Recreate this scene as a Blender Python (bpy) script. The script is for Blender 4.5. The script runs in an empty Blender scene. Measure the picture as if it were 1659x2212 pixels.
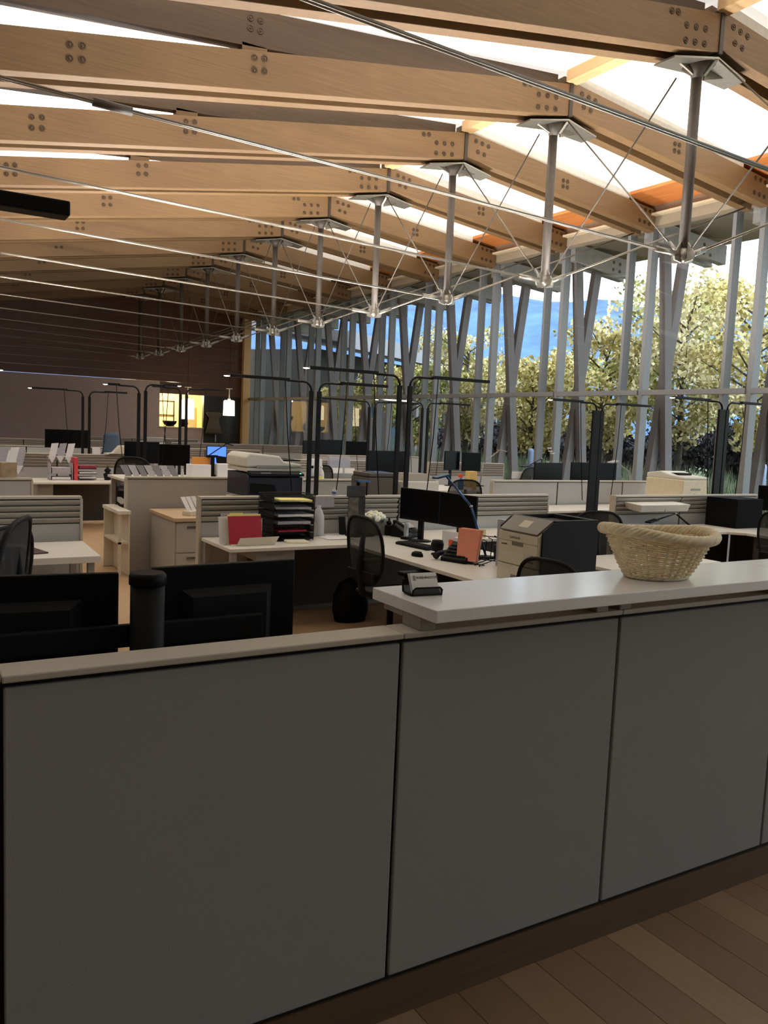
import bpy, math, random
from mathutils import Vector, Matrix
S = bpy.context.scene
COL = S.collection
rnd = random.Random(7)
PI = math.pi

# ------------------------------------------------------------------ camera
cd = bpy.data.cameras.new('camera'); cam = bpy.data.objects.new('camera', cd); COL.objects.link(cam)
cam.location = (0, 0, 1.8)
cam.rotation_euler = (1.4694441, -0.0422413, -0.539875)
cd.sensor_fit = 'VERTICAL'; cd.sensor_height = 24.0; cd.sensor_width = 18.0; cd.lens = 19.6166
cd.clip_start = 0.05; cd.clip_end = 2000
S.camera = cam

# ------------------------------------------------------------------ sky, exposure
W = bpy.data.worlds.new('dusk_sky'); S.world = W; W.use_nodes = True
nt = W.node_tree; nt.nodes.clear()
wo = nt.nodes.new('ShaderNodeOutputWorld'); bg = nt.nodes.new('ShaderNodeBackground')
tc = nt.nodes.new('ShaderNodeTexCoord'); nz = nt.nodes.new('ShaderNodeTexNoise'); rp = nt.nodes.new('ShaderNodeValToRGB')
nz.inputs['Scale'].default_value = 2.2; nz.inputs['Detail'].default_value = 4
rp.color_ramp.elements[0].position = .35; rp.color_ramp.elements[0].color = (.70, .85, 1.0, 1)
rp.color_ramp.elements[1].position = .6; rp.color_ramp.elements[1].color = (.88, .95, 1.0, 1)
nt.links.new(tc.outputs['Generated'], nz.inputs['Vector']); nt.links.new(nz.outputs['Fac'], rp.inputs['Fac'])
nt.links.new(rp.outputs['Color'], bg.inputs['Color']); bg.inputs['Strength'].default_value = 3.2
nt.links.new(bg.outputs['Background'], wo.inputs['Surface'])
vs = S.view_settings
vs.view_transform = 'Standard'; vs.look = 'None'; vs.gamma = 1; vs.use_curve_mapping = False; vs.exposure = 0.35
S.cycles.max_bounces = 8; S.cycles.diffuse_bounces = 4; S.cycles.glossy_bounces = 3; S.cycles.transparent_max_bounces = 16
S.cycles.caustics_reflective = False; S.cycles.caustics_refractive = False
S.cycles.sample_clamp_indirect = 4.0
S.cycles.use_denoising = True

# roof-skin emission added for reflected uplight, per bay (faint behind camera and far end)
ADDED_GLOW = {-5: 0, -4: .05, -3: .08, -2: .1, -1: .15, 0: .55, 1: .66, 2: .66, 3: .66, 4: .66, 5: .66, 6: .62, 7: .45, 8: .2, 9: .05, 10: .02, 11: .01}

# ------------------------------------------------------------------ materials
def lin(c):
    return tuple(((v/255)/12.92 if v/255 <= .04045 else ((v/255+.055)/1.055)**2.4) for v in c)
MATS = {}
def M(name, rgb, rough=.55, metal=0.0, var=.06, scale=18, bump=0.0, stretch=(1, 1, 1), coat=0.0, alpha=1.0, spec=.5):
    if name in MATS: return MATS[name]
    m = bpy.data.materials.new(name); m.use_nodes = True; n = m.node_tree; b = n.nodes['Principled BSDF']
    t = n.nodes.new('ShaderNodeTexCoord'); mp = n.nodes.new('ShaderNodeMapping'); z = n.nodes.new('ShaderNodeTexNoise'); r = n.nodes.new('ShaderNodeValToRGB')
    mp.inputs['Scale'].default_value = stretch; z.inputs['Scale'].default_value = scale; z.inputs['Detail'].default_value = 5
    c = lin(rgb)
    r.color_ramp.elements[0].position = .3; r.color_ramp.elements[1].position = .7
    r.color_ramp.elements[0].color = tuple(max(0, v*(1-var)) for v in c)+(1,); r.color_ramp.elements[1].color = tuple(min(1, v*(1+var)) for v in c)+(1,)
    n.links.new(t.outputs['Object'], mp.inputs['Vector']); n.links.new(mp.outputs['Vector'], z.inputs['Vector'])
    n.links.new(z.outputs['Fac'], r.inputs['Fac']); n.links.new(r.outputs['Color'], b.inputs['Base Color'])
    b.inputs['Roughness'].default_value = rough; b.inputs['Metallic'].default_value = metal
    b.inputs['Coat Weight'].default_value = coat; b.inputs['Alpha'].default_value = alpha
    b.inputs['Specular IOR Level'].default_value = spec
    if bump:
        bp = n.nodes.new('ShaderNodeBump'); bp.inputs['Strength'].default_value = bump; bp.inputs['Distance'].default_value = .004
        n.links.new(z.outputs['Fac'], bp.inputs['Height']); n.links.new(bp.outputs['Normal'], b.inputs['Normal'])
    MATS[name] = m
    return m
def ME(name, rgb, strength):
    if name in MATS: return MATS[name]
    m = bpy.data.materials.new(name); m.use_nodes = True; b = m.node_tree.nodes['Principled BSDF']
    c = lin(rgb); b.inputs['Base Color'].default_value = c+(1,); b.inputs['Emission Color'].default_value = c+(1,)
    b.inputs['Emission Strength'].default_value = strength; b.inputs['Roughness'].default_value = .7
    MATS[name] = m
    return m
def MGLASS(name, tint=(1, 1, 1), gain=1.0):
    # clear pane: see-through with a mirror reflection that grows towards grazing angles
    m = bpy.data.materials.new(name); m.use_nodes = True; n = m.node_tree; n.nodes.clear()
    o = n.nodes.new('ShaderNodeOutputMaterial'); tr = n.nodes.new('ShaderNodeBsdfTransparent'); gl = n.nodes.new('ShaderNodeBsdfGlossy')
    lw = n.nodes.new('ShaderNodeLayerWeight'); mx = n.nodes.new('ShaderNodeMixShader'); pw = n.nodes.new('ShaderNodeMath'); ma = n.nodes.new('ShaderNodeMath')
    tr.inputs['Color'].default_value = tint+(1,); gl.inputs['Roughness'].default_value = .01; lw.inputs['Blend'].default_value = .5
    pw.operation = 'POWER'; pw.inputs[1].default_value = 5; ma.operation = 'MULTIPLY_ADD'; ma.inputs[1].default_value = .92*gain; ma.inputs[2].default_value = .07*gain
    n.links.new(lw.outputs['Facing'], pw.inputs[0]); n.links.new(pw.outputs[0], ma.inputs[0]); n.links.new(ma.outputs[0], mx.inputs[0])
    n.links.new(tr.outputs[0], mx.inputs[1]); n.links.new(gl.outputs[0], mx.inputs[2]); n.links.new(mx.outputs[0], o.inputs['Surface'])
    MATS[name] = m
    return m
def MWOOD(name, a, b_, rough=.6, axis=0, fine=60, band=0):
    m = bpy.data.materials.new(name); m.use_nodes = True; n = m.node_tree; b = n.nodes['Principled BSDF']
    t = n.nodes.new('ShaderNodeTexCoord'); mp = n.nodes.new('ShaderNodeMapping'); z = n.nodes.new('ShaderNodeTexNoise'); r = n.nodes.new('ShaderNodeValToRGB')
    sc = [fine, fine, fine]; sc[axis] = 1.2
    mp.inputs['Scale'].default_value = sc; z.inputs['Scale'].default_value = 1; z.inputs['Detail'].default_value = 6; z.inputs['Roughness'].default_value = .65
    r.color_ramp.elements[0].position = .25; r.color_ramp.elements[1].position = .75
    r.color_ramp.elements[0].color = lin(a)+(1,); r.color_ramp.elements[1].color = lin(b_)+(1,)
    z2 = n.nodes.new('ShaderNodeTexNoise'); z2.inputs['Scale'].default_value = .8; z2.inputs['Detail'].default_value = 3
    mx = n.nodes.new('ShaderNodeMixRGB'); mx.blend_type = 'MULTIPLY'; mx.inputs[0].default_value = .45
    r2 = n.nodes.new('ShaderNodeValToRGB'); r2.color_ramp.elements[0].color = (.62, .58, .55, 1); r2.color_ramp.elements[1].color = (1, 1, 1, 1)
    r2.color_ramp.elements[0].position = .3; r2.color_ramp.elements[1].position = .65
    n.links.new(t.outputs['Object'], mp.inputs['Vector']); n.links.new(mp.outputs['Vector'], z.inputs['Vector']); n.links.new(z.outputs['Fac'], r.inputs['Fac'])
    n.links.new(t.outputs['Object'], z2.inputs['Vector']); n.links.new(z2.outputs['Fac'], r2.inputs['Fac'])
    n.links.new(r.outputs['Color'], mx.inputs[1]); n.links.new(r2.outputs['Color'], mx.inputs[2]); n.links.new(mx.outputs['Color'], b.inputs['Base Color'])
    b.inputs['Roughness'].default_value = rough
    MATS[name] = m
    return m
glulam = MWOOD('glulam', (100, 74, 46), (130, 100, 63))
glulam_y = MWOOD('glulam_y', (205, 165, 115), (226, 190, 140), axis=1)
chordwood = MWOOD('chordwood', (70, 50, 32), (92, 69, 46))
deckwood = MWOOD('deckwood', (196, 112, 52), (224, 148, 82), axis=1, fine=30)
wallwood = MWOOD('wallwood', (74, 44, 24), (104, 64, 34), rough=.35, axis=0, fine=24)
colwood = MWOOD('colwood', (104, 98, 98), (128, 122, 122), axis=2)
plankwood = MWOOD('plankwood', (168, 138, 106), (188, 156, 122), axis=1, fine=40)
trimwood = MWOOD('trimwood', (88, 68, 48), (104, 82, 58), axis=0, fine=40)
steel = M('painted_steel', (78, 70, 62), .5, .2, .08)
galv = M('galvanised_steel', (150, 145, 135), .35, .8, .12, 30)
rodm = M('rod_steel', (126, 118, 106), .36, .85, .05)
boltm = M('bolt_steel', (78, 60, 42), .5, .5, .1)
bolth = M('bolt_hole', (28, 20, 14), .8)
mull = M('mullion_paint', (124, 126, 128), .5, .1, .05)
fabricp = M('panel_fabric', (150, 149, 148), .95, 0, .05, 260, .25)
capm = M('cap_beige', (188, 180, 165), .5, 0, .03, 120)
slatm = M('slat_beige', (166, 161, 152), .45, 0, .03, 120)
gap = M('joint_black', (16, 15, 14), .9)
lam = M('white_laminate', (226, 220, 208), .38, 0, .02, 60)
lamc = M('cream_laminate', (216, 206, 186), .42, 0, .02, 60)
lamg = M('grey_laminate', (150, 146, 140), .5, 0, .03, 60)
blk = M('black_plastic', (9, 9, 9), .55, 0, .2, 60, spec=.15)
blk2 = M('charcoal_plastic', (20, 20, 21), .6, 0, .15, 60, spec=.2)
scr = M('dark_screen', (5, 5, 6), .3, 0, .1, 10, spec=.15)
pole = M('pole_black', (15, 14, 13), .55, 0, .1, spec=.2)
mesh_b = M('mesh_black', (14, 14, 14), .7, 0, .3, 200, 0, alpha=.72)
mesh_c = M('chair_mesh', (30, 30, 30), .8, 0, .3, 160, 0, alpha=.86)
paper = M('paper_white', (232, 230, 228), .8, 0, .03, 40)
paperg = M('paper_grey', (170, 166, 172), .8, 0, .12, 40)
yel = M('paper_yellow', (238, 226, 140), .8)
redf = M('folder_red', (168, 30, 52), .7)
oran = M('folder_orange', (232, 146, 118), .7)
envl = M('manila', (214, 140, 62), .75)
beige = M('printer_beige', (206, 198, 176), .5, 0, .02)
navy = M('copier_navy', (18, 24, 44), .35, 0, .1)
greyp = M('printer_grey', (112, 106, 94), .45, 0, .05)
whitep = M('printer_white', (222, 218, 206), .5, 0, .02)
chrome = M('chrome', (190, 192, 195), .15, 1.0, .03)
blueg = M('blue_steel', (70, 100, 140), .25, .8, .05)
wick = M('wicker', (238, 218, 180), .7, 0, .15, 30, .3)
wick2 = M('wicker_pale', (244, 230, 200), .7, 0, .12, 30, .3)
black_hole = M('void_dark', (8, 7, 6), .9)
membrane = {}
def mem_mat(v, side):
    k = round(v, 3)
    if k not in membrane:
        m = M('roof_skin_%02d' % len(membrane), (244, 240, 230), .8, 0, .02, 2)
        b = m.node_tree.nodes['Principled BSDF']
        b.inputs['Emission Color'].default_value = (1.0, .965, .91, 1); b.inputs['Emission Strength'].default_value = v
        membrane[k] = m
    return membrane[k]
glass = MGLASS('window_glass', (.93, .96, .97), 1.0)

# ------------------------------------------------------------------ mesh helpers
class MB:
    def __init__(s): s.v = []; s.f = []; s.sm = []
    def add(s, v, f, smooth=False):
        o = len(s.v); s.v += [tuple(p) for p in v]; s.f += [tuple(i+o for i in q) for q in f]; s.sm += [smooth]*len(f); return s
    def box(s, x0, x1, y0, y1, z0, z1):
        x0, x1 = min(x0, x1), max(x0, x1); y0, y1 = min(y0, y1), max(y0, y1); z0, z1 = min(z0, z1), max(z0, z1)
        v = [(x0, y0, z0), (x1, y0, z0), (x1, y1, z0), (x0, y1, z0), (x0, y0, z1), (x1, y0, z1), (x1, y1, z1), (x0, y1, z1)]
        return s.add(v, [(0, 3, 2, 1), (4, 5, 6, 7), (0, 1, 5, 4), (1, 2, 6, 5), (2, 3, 7, 6), (3, 0, 4, 7)])
    def hexa(s, v):  # 8 points, bottom ring then top ring
        return s.add(v, [(0, 3, 2, 1), (4, 5, 6, 7), (0, 1, 5, 4), (1, 2, 6, 5), (2, 3, 7, 6), (3, 0, 4, 7)])
    def prism(s, pts, axis, a, b):  # polygon in the two other axes, extruded from a to b
        def mk(p, t):
            return (t, p[0], p[1]) if axis == 'x' else (p[0], t, p[1]) if axis == 'y' else (p[0], p[1], t)
        n = len(pts); v = [mk(p, a) for p in pts]+[mk(p, b) for p in pts]
        f = [tuple(range(n))[::-1], tuple(range(n, 2*n))]+[(i, (i+1) % n, n+(i+1) % n, n+i) for i in range(n)]
        return s.add(v, f)
    def tube(s, pts, r, n=8, closed=False, cap=True, flat=1.0):
        P = [Vector(p) for p in pts]; R = r if isinstance(r, (list, tuple)) else [r]*len(P)
        v = []; N = len(P); up = None
        for i, p in enumerate(P):
            d = ((P[(i+1) % N]-P[i-1]) if closed else (P[min(i+1, N-1)]-P[max(i-1, 0)])).normalized()
            if up is None:
                up = Vector((0, 0, 1)) if abs(d.z) < .9 else Vector((0, 1, 0))
            a = d.cross(up).normalized(); up = a.cross(d).normalized()
            for k in range(n):
                t = 2*PI*k/n; v.append(p+R[i]*(a*math.cos(t)+up*math.sin(t)*flat))
        f = []
        for i in range(N if closed else N-1):
            for k in range(n):
                j = (i+1) % N; f.append((i*n+k, i*n+(k+1) % n, j*n+(k+1) % n, j*n+k))
        o = len(s.v); s.add(v, f, True)
        if cap and not closed:
            s.f += [tuple(o+k for k in range(n))[::-1], tuple(o+(N-1)*n+k for k in range(n))]; s.sm += [False, False]
        return s
    def lathe(s, prof, n=20, c=(0, 0, 0), sx=1, sy=1):
        v = []
        for r, z in prof:
            for k in range(n):
                t = 2*PI*k/n; v.append((c[0]+r*sx*math.cos(t), c[1]+r*sy*math.sin(t), c[2]+z))
        f = []
        for i in range(len(prof)-1):
            for k in range(n): f.append((i*n+k, i*n+(k+1) % n, (i+1)*n+(k+1) % n, (i+1)*n+k))
        o = len(s.v); s.add(v, f, True)
        if prof[0][0] > 1e-5: s.f.append(tuple(o+k for k in range(n))[::-1]); s.sm.append(False)
        if prof[-1][0] > 1e-5: s.f.append(tuple(o+(len(prof)-1)*n+k for k in range(n))); s.sm.append(False)
        return s
    def cyl(s, p0, p1, r, n=12): return s.tube([p0, p1], r, n)
    def xf(s, mat): s.v = [tuple(mat @ Vector(p)) for p in s.v]; return s
    def mesh(s, name, m):
        me = bpy.data.meshes.new(name); me.from_pydata(s.v, [], s.f)
        me.polygons.foreach_set('use_smooth', s.sm); me.update(); me.materials.append(m); return me
    def build(s, name, m, parent=None, loc=(0, 0, 0), bev=0, label=None):
        o = bpy.data.objects.new(name, s.mesh(name, m)); COL.objects.link(o); o.location = loc
        if parent: o.parent = parent
        if bev:
            b = o.modifiers.new('bevel', 'BEVEL'); b.width = bev; b.segments = 2; b.limit_method = 'ANGLE'; b.angle_limit = .7
        if label: o['label'] = label
        return o
def B(x0, x1, y0, y1, z0, z1): return MB().box(x0, x1, y0, y1, z0, z1)
def tag(o, label=None, cat=None, group=None, kind=None):
    if label: o['label'] = label
    if cat: o['category'] = cat
    if group: o['group'] = group
    if kind: o['kind'] = kind
    return o
def thing(name, label, cat, loc=(0, 0, 0), rz=0, group=None):
    o = bpy.data.objects.new(name, None); COL.objects.link(o); o.location = loc; o.rotation_euler = (0, 0, rz); o.empty_display_size = .1
    return tag(o, label, cat, group)
def struct(o): o['kind'] = 'structure'; return o
def sroot(name, loc=(0, 0, 0)):
    o = bpy.data.objects.new(name, None); COL.objects.link(o); o.location = loc; o['kind'] = 'structure'; return o
def share(name, me, parent, loc=(0, 0, 0), rot=(0, 0, 0)):
    o = bpy.data.objects.new(name, me); COL.objects.link(o); o.parent = parent; o.location = loc; o.rotation_euler = rot; return o
def copy_tree(o, parent=None):
    kids = list(o.children); c = o.copy(); COL.objects.link(c)
    if parent: c.parent = parent
    for k in kids: copy_tree(k, c)
    return c
def dup(src, loc, rz, label, group=None):
    c = copy_tree(src); c.location = loc; c.rotation_euler = (0, 0, rz); c['label'] = label
    if group: c['group'] = group
    return c
def one(name, label, cat, mb, m, loc=(0, 0, 0), rz=0, group=None, bev=0):
    o = mb.build(name, m, None, loc, bev); o.rotation_euler = (0, 0, rz); return tag(o, label, cat, group)
def text_part(body, size, m, parent, loc, rot, name='lettering', depth=.0004):
    cu = bpy.data.curves.new(name, 'FONT'); cu.body = body; cu.size = size; cu.extrude = depth; cu.align_x = 'CENTER'; cu.align_y = 'CENTER'; cu.resolution_u = 2
    t = bpy.data.objects.new(name, cu); COL.objects.link(t)
    dg = bpy.context.evaluated_depsgraph_get(); me = bpy.data.meshes.new_from_object(t.evaluated_get(dg)); bpy.data.objects.remove(t)
    me.materials.clear(); me.materials.append(m)
    o = bpy.data.objects.new(name, me); COL.objects.link(o); o.parent = parent; o.location = loc; o.rotation_euler = rot; return o

# ------------------------------------------------------------------ the setting
XW = 13.0            # glass wall
KX, KZ = 8.3, 6.82   # ridge line of the roof skin
YK = [6.99+2.44*(k-1) for k in range(0, 12)]   # truss lines, the first one just out of view
def roof_l(x): return KZ-.087*(KX-x)
def roof_r(x): return KZ-.113*(x-KX)

fl = struct(B(-8, XW, -8, 33, -.2, -.004).build('floor', M('floor_sheet', (172, 140, 104), .5, 0, .04, 6)))
pm = {}
for i in range(36):   # floor boards in front of the counter, each its own piece
    w = .165; x0 = -1.9+i*w
    tone = [(146, 118, 92), (155, 128, 100), (139, 113, 86), (162, 136, 108)][(i*7+i//3) % 4]
    key = tone
    if key not in pm: pm[key] = MWOOD('board_%d' % len(pm), tuple(v-7 for v in tone), tuple(v+7 for v in tone), axis=1, fine=30, rough=.55)
    mb = MB().hexa([(x0+.001, -2.4, -.003), (x0+w-.001, -2.4, -.003), (x0+w-.001, 2.02, -.003), (x0+.001, 2.02, -.003),
                    (x0+.003, -2.4, .0), (x0+w-.003, -2.4, .0015), (x0+w-.003, 2.02, .0015), (x0+.003, 2.02, .0)])
    mb.build('plank', pm[key], fl)
struct(B(-8.2, -8, -8, 33, 0, 5.6).build('wall_left', M('plaster', (150, 140, 126), .8)))
struct(B(-8, XW, -8.2, -8, 0, 7.2).build('wall_back', M('plaster', (150, 140, 126), .8)))

# roof skin: one panel per bay and slope, each a piece of the ceiling
ce = sroot('ceiling')
ys = [-8]+[YK[0]-2.44*j for j in (4, 3, 2, 1)]+YK+[33]
names_k = [-5, -4, -3, -2, -1]+list(range(0, 12))
for i in range(len(ys)-1):
    k = names_k[i]; y0, y1 = ys[i], ys[i+1]; g = ADDED_GLOW.get(k, 0)
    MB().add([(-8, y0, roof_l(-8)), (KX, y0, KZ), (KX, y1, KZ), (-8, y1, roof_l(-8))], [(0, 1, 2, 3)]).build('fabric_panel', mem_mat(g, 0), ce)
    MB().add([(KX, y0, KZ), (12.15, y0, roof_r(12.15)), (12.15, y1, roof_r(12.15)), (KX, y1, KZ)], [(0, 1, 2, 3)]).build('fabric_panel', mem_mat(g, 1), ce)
    for j in range(4):   # orange deck boards next to the glass wall
        xa = 12.15+j*.2; xb = xa+.196
        MB().hexa([(xa, y0, roof_r(xa)-.06), (xb, y0, roof_r(xb)-.06), (xb, y1, roof_r(xb)-.06), (xa, y1, roof_r(xa)-.06),
                   (xa, y0, roof_r(xa)), (xb, y0, roof_r(xb)), (xb, y1, roof_r(xb)), (xa, y1, roof_r(xa))]).build('deck_board', deckwood, ce)
# eaves header above the glass and the overhang outside
hd = sroot('wall_right')
B(12.86, 13.1, -8, 33, 5.86, 6.3).build('header_beam', M('header_paint', (150, 136, 116), .6), hd)
B(12.72, 12.9, -8, 33, 6.04, 6.08).build('soffit_ledge', M('ledge_paint', (206, 190, 160), .6), hd)
B(13.1, 15.6, -8, 33, 5.98, 6.06).build('overhang_soffit', M('soffit_paint', (110, 98, 84), .7), hd)
B(13.1, 15.7, -8, 33, 6.08, 6.5).build('overhang_roof', M('roof_metal', (90, 90, 92), .6), hd)

# glass wall: one window per bay
YG = [YK[0]-2.44*j for j in (5, 4, 3, 2, 1)]+YK
for k in range(len(YG)):
    y = YG[k]; y2 = y+2.44 if k < len(YG)-1 else 32.7
    if k == 0: y = -7.9
    if y > 32: continue
    wn = sroot('window_%d' % (k+1))
    ms = [(y-.06, .1), (y+.5, .075)]
    for ym, wd in ms:
        B(XW-.03, XW+.16, ym-wd/2, ym+wd/2, 0, 5.86).build('mullion', mull, wn, bev=.004)
    B(XW-.06, XW+.06, y-.01, y2-.112, 2.64, 2.74).build('transom', mull, wn, bev=.004)
    B(XW-.03, XW+.15, y-.01, y2-.112, 0, .12).build('sill', mull, wn)
    cuts = [(y-.005, y+.4625), (y+.5375, y2-.112)]
    for ya, yb in cuts:
        for za, zb in ((.12, 2.64), (2.74, 5.86)):
            MB().add([(XW+.07, ya, za), (XW+.07, yb, za), (XW+.07, yb, zb), (XW+.07, ya, zb)], [(0, 1, 2, 3)]).build('pane', glass, wn)

# far end: pale low wall, dark timber above, lit opening into a kitchen, dark glazed door
wf = sroot('wall_far')
YF = 32.7
pale = M('far_wall_paint', (182, 164, 164), .85)
B(-8, 9.37, YF, YF+.2, 0, 3.19).build('pale_wall', pale, wf)
B(9.37, 11.15, YF, YF+.2, 0, 1.42).build('half_wall', pale, wf)
B(9.38, 11.14, YF-.08, YF+.24, 1.42, 1.46).build('counter_ledge', lam, wf)
z = 3.2
while z < 7.0:
    B(-8, 13.0, YF, YF+.2, z+.004, min(z+.296, 7.2)).build('wood_plank', wallwood, wf); z += .3
B(9.37, 13.0, YF, YF+.2, 2.74, 3.196).build('opening_header', wallwood, wf)
B(11.15, 11.6, YF, YF+.2, 0, 2.74).build('wall_pier', M('dark_pier', (26, 22, 18), .5), wf)
dr = sroot('door_1')
B(11.6, 12.95, YF+.02, YF+.14, 0, 2.74).build('door_leaf', M('dark_door', (40, 34, 28), .25, 0, .1), dr)
B(11.62, 11.68, YF-.05, YF+.0, .9, 1.2).build('door_handle', galv, dr)
B(12.72, 13.02, YF-.2, YF+.1, 0, 5.9).build('trim_1', glulam_y).__setitem__('kind', 'structure')
# the lit kitchen behind the opening
kt = sroot('wall_kitchen')
km = M('kitchen_paint', (226, 206, 150), .8)
B(8.6, 12.2, 36.2, 36.4, 0, 3.2).build('back_wall', km, kt)
B(8.5, 8.6, YF+.2, 36.4, 0, 3.2).build('side_wall', km, kt)
B(12.2, 12.3, YF+.2, 36.4, 0, 3.2).build('side_wall', km, kt)
B(8.5, 12.3, YF+.2, 36.4, 3.2, 3.3).build('kitchen_ceiling', km, kt)
B(8.5, 12.3, YF+.2, 36.4, -.1, 0).build('kitchen_floor', M('floor_sheet', (172, 140, 104)), kt)
B(11.25, 11.95, 36.12, 36.2, 0, 2.3).build('kitchen_door', M('door_grey', (150, 140, 110), .6), kt)
fb = B(9.9, 9.94, 36.1, 36.18, 0, 2.9); fb.box(9.9, 11.0, 36.1, 36.18, 2.5, 2.54); fb.box(10.96, 11.0, 36.1, 36.18, 0, 2.54); fb.box(9.9, 11.0, 36.1, 36.18, 1.9, 1.94)
fb.build('cabinet_frame', M('dark_frame', (40, 34, 26), .6), kt)
ld = bpy.data.lights.new('kitchen_light', 'POINT'); ld.energy = 330; ld.color = (1, .90, .62); ld.shadow_soft_size = .2
lo = bpy.data.objects.new('kitchen_light', ld); COL.objects.link(lo); lo.location = (10.4, 34.6, 2.9)

# ------------------------------------------------------------------ roof trusses
TY = .25     # half width of a twin beam
def lb_top(x): return 6.62-.161*(8.2-x)
def rb_top(x): return 6.66-.113*(x-8.38)
def beam_pair(name, xs, top, dep, parent, m, y0, y1):
    (x0, x1) = xs
    return MB().hexa([(x0, y0, top(x0)-dep), (x1, y0, top(x1)-dep), (x1, y1, top(x1)-dep), (x0, y1, top(x0)-dep),
                      (x0, y0, top(x0)), (x1, y0, top(x1)), (x1, y1, top(x1)), (x0, y1, top(x0))]).build(name, m, parent, bev=.006)
bolt_me = None
def bolt_mesh():
    mb = MB(); n = 12
    mb.lathe([(.038, 0), (.038, .005), (.03, .007), (.026, -.001), (.014, -.001), (.013, .008), (.0, .008)], n)
    mb.xf(Matrix.Rotation(PI/2, 4, 'X')); return mb.mesh('bolt', boltm)
BM = bolt_mesh()
ordn = ['just out of view', 'nearest', 'second', 'third', 'fourth', 'fifth', 'sixth', 'seventh', 'eighth', 'ninth', 'tenth', 'eleventh']
TR = []
def build_truss(k, y):
    T = thing('roof_truss', 'timber roof truss with steel post and tie rods, %s from the front' % ordn[k], 'truss', (KX, y, 0), 0)
    o = (-KX, 0, 0)
    def part(mb, nm, m, bev=0): return mb.build(nm, m, T, o, bev)
    for (ya, yb) in ((-TY, -.085), (.085, TY)):
        beam_pair('lower_beam', (-8.0, 8.28), lb_top, .42, T, glulam, ya, yb).location = o
        beam_pair('eave_beam', (8.32, 12.84), rb_top, .41, T, glulam, ya, yb).location = o
        # overhang beyond the glass
        part(MB().hexa([(13.12, ya, 5.60), (15.0, ya, 5.42), (15.0, yb, 5.42), (13.12, yb, 5.60), (13.12, ya, 5.97), (15.0, ya, 5.8), (15.0, yb, 5.8), (13.12, yb, 5.97)]), 'overhang_beam', M('weathered_timber', (146, 142, 138), .8, 0, .1, 8))
    # upper chord, slightly arched, sandwiched between the twin beams
    pts = []
    for i in range(15):
        x = -8+i*(16.2/14); pts.append((x, roof_l(x)-.02))
    low = [(x, z-.40+.16*max(0, (x-4.5)/4.5)) for x, z in pts]
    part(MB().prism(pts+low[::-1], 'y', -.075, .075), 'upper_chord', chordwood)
    part(MB().prism([(8.32, 6.8), (12.9, roof_r(12.9)-.02), (12.9, roof_r(12.9)-.16), (8.32, 6.62)], 'y', -.075, .075), 'upper_rail', glulam)
    for s in (-1, 1):    # white clamp strip of the roof skin
        part(MB().prism([(8.4, 6.655), (12.15, rb_top(12.15)), (12.15, roof_r(12.15)-.004), (8.4, roof_r(8.4)-.004)], 'y', s*.2, s*.21), 'skin_edge_strip', M('skin_edge', (220, 214, 204), .8))
    part(B(3.55, 3.85, -.075, .075, 5.6, 6.02), 'spacer_block', glulam)
    # bolts
    P = []
    for cx, cz in ((3.69, 5.75), (1.74, 5.385)):
        for dx in (-.06, .06):
            for dz in (-.065, .065): P.append((cx+dx, cz+dz+dx*.16))
    P += [(7.47, 6.44), (7.57, 6.456)]
    for i in range(3):
        P += [(7.72+i*.155, 6.36+i*.02), (7.72+i*.155, 6.2+i*.02+.0)]
    P += [(8.5+i*.13, 6.545-i*.018) for i in range(3)]+[(8.55+i*.13, 6.38-i*.018) for i in range(2)]
    for dx in (-.05, .05):
        for dz in (-.05, .05): P.append((10.5+dx, 6.22+dz))
    for i in range(3):
        P += [(12.42+i*.13, 6.13-i*.015), (12.42+i*.13, 5.9-i*.015)]
    for dx in (-.06, .06):
        for dz in (-.055, .055): share('bolt', BM, T, (3.7+dx-KX, -.076, 6.24+dz))
    for (px, pz) in P: share('bolt', BM, T, (px-KX, -TY-.001, pz))
    if 1 <= k <= 5:
        for (px, pz) in ((14.3, 5.72), (14.5, 5.7), (14.3, 5.56), (14.5, 5.54)): share('bolt', BM, T, (px-KX, -TY-.001, pz))
    # steel: knuckle plate, saddle, post, foot
    part(B(8.27, 8.33, -TY-.015, TY+.015, 6.2, 6.68), 'ridge_plate', M('dark_steel', (52, 42, 32), .5, .3))
    sad = MB()
    for s in (-1, 1):
        # sloping wing plates under both beams
        xw = [(8.3, 6.10), (8.3+s*.62, 6.10+(-.161*.62 if s < 0 else -.113*.62)+.045)]
        sad.hexa([(xw[0][0], -.24, 6.15), (xw[1][0], -.15, xw[1][1]), (xw[1][0], .15, xw[1][1]), (xw[0][0], .24, 6.15),
                  (xw[0][0], -.24, 6.17), (xw[1][0], -.15, xw[1][1]+.02), (xw[1][0], .15, xw[1][1]+.02), (xw[0][0], .24, 6.17)])
        sad.prism([(8.3+s*.06, 6.15), (8.3+s*.42, 6.11), (8.3+s*.06, 6.0)], 'y', -.012, .012)
        sad.prism([(s*.06, 6.15), (s*.22, 6.14), (s*.06, 6.02)], 'x', 8.28, 8.32)
    part(sad, 'saddle_plate', galv)
    part(MB().lathe([(.06, 0), (.075, .06), (.2, .16)], 16, (8.24, 0, 5.98)), 'post_cap', M('painted_steel', (96, 86, 74)))
    part(MB().cyl((8.24, 0, 4.05), (8.24, 0, 6.02), .062, 16), 'king_post', steel)
    ft = MB().lathe([(.03, -.16), (.07, -.12), (.062, 0)], 14, (8.24, 0, 4.06))
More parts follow.
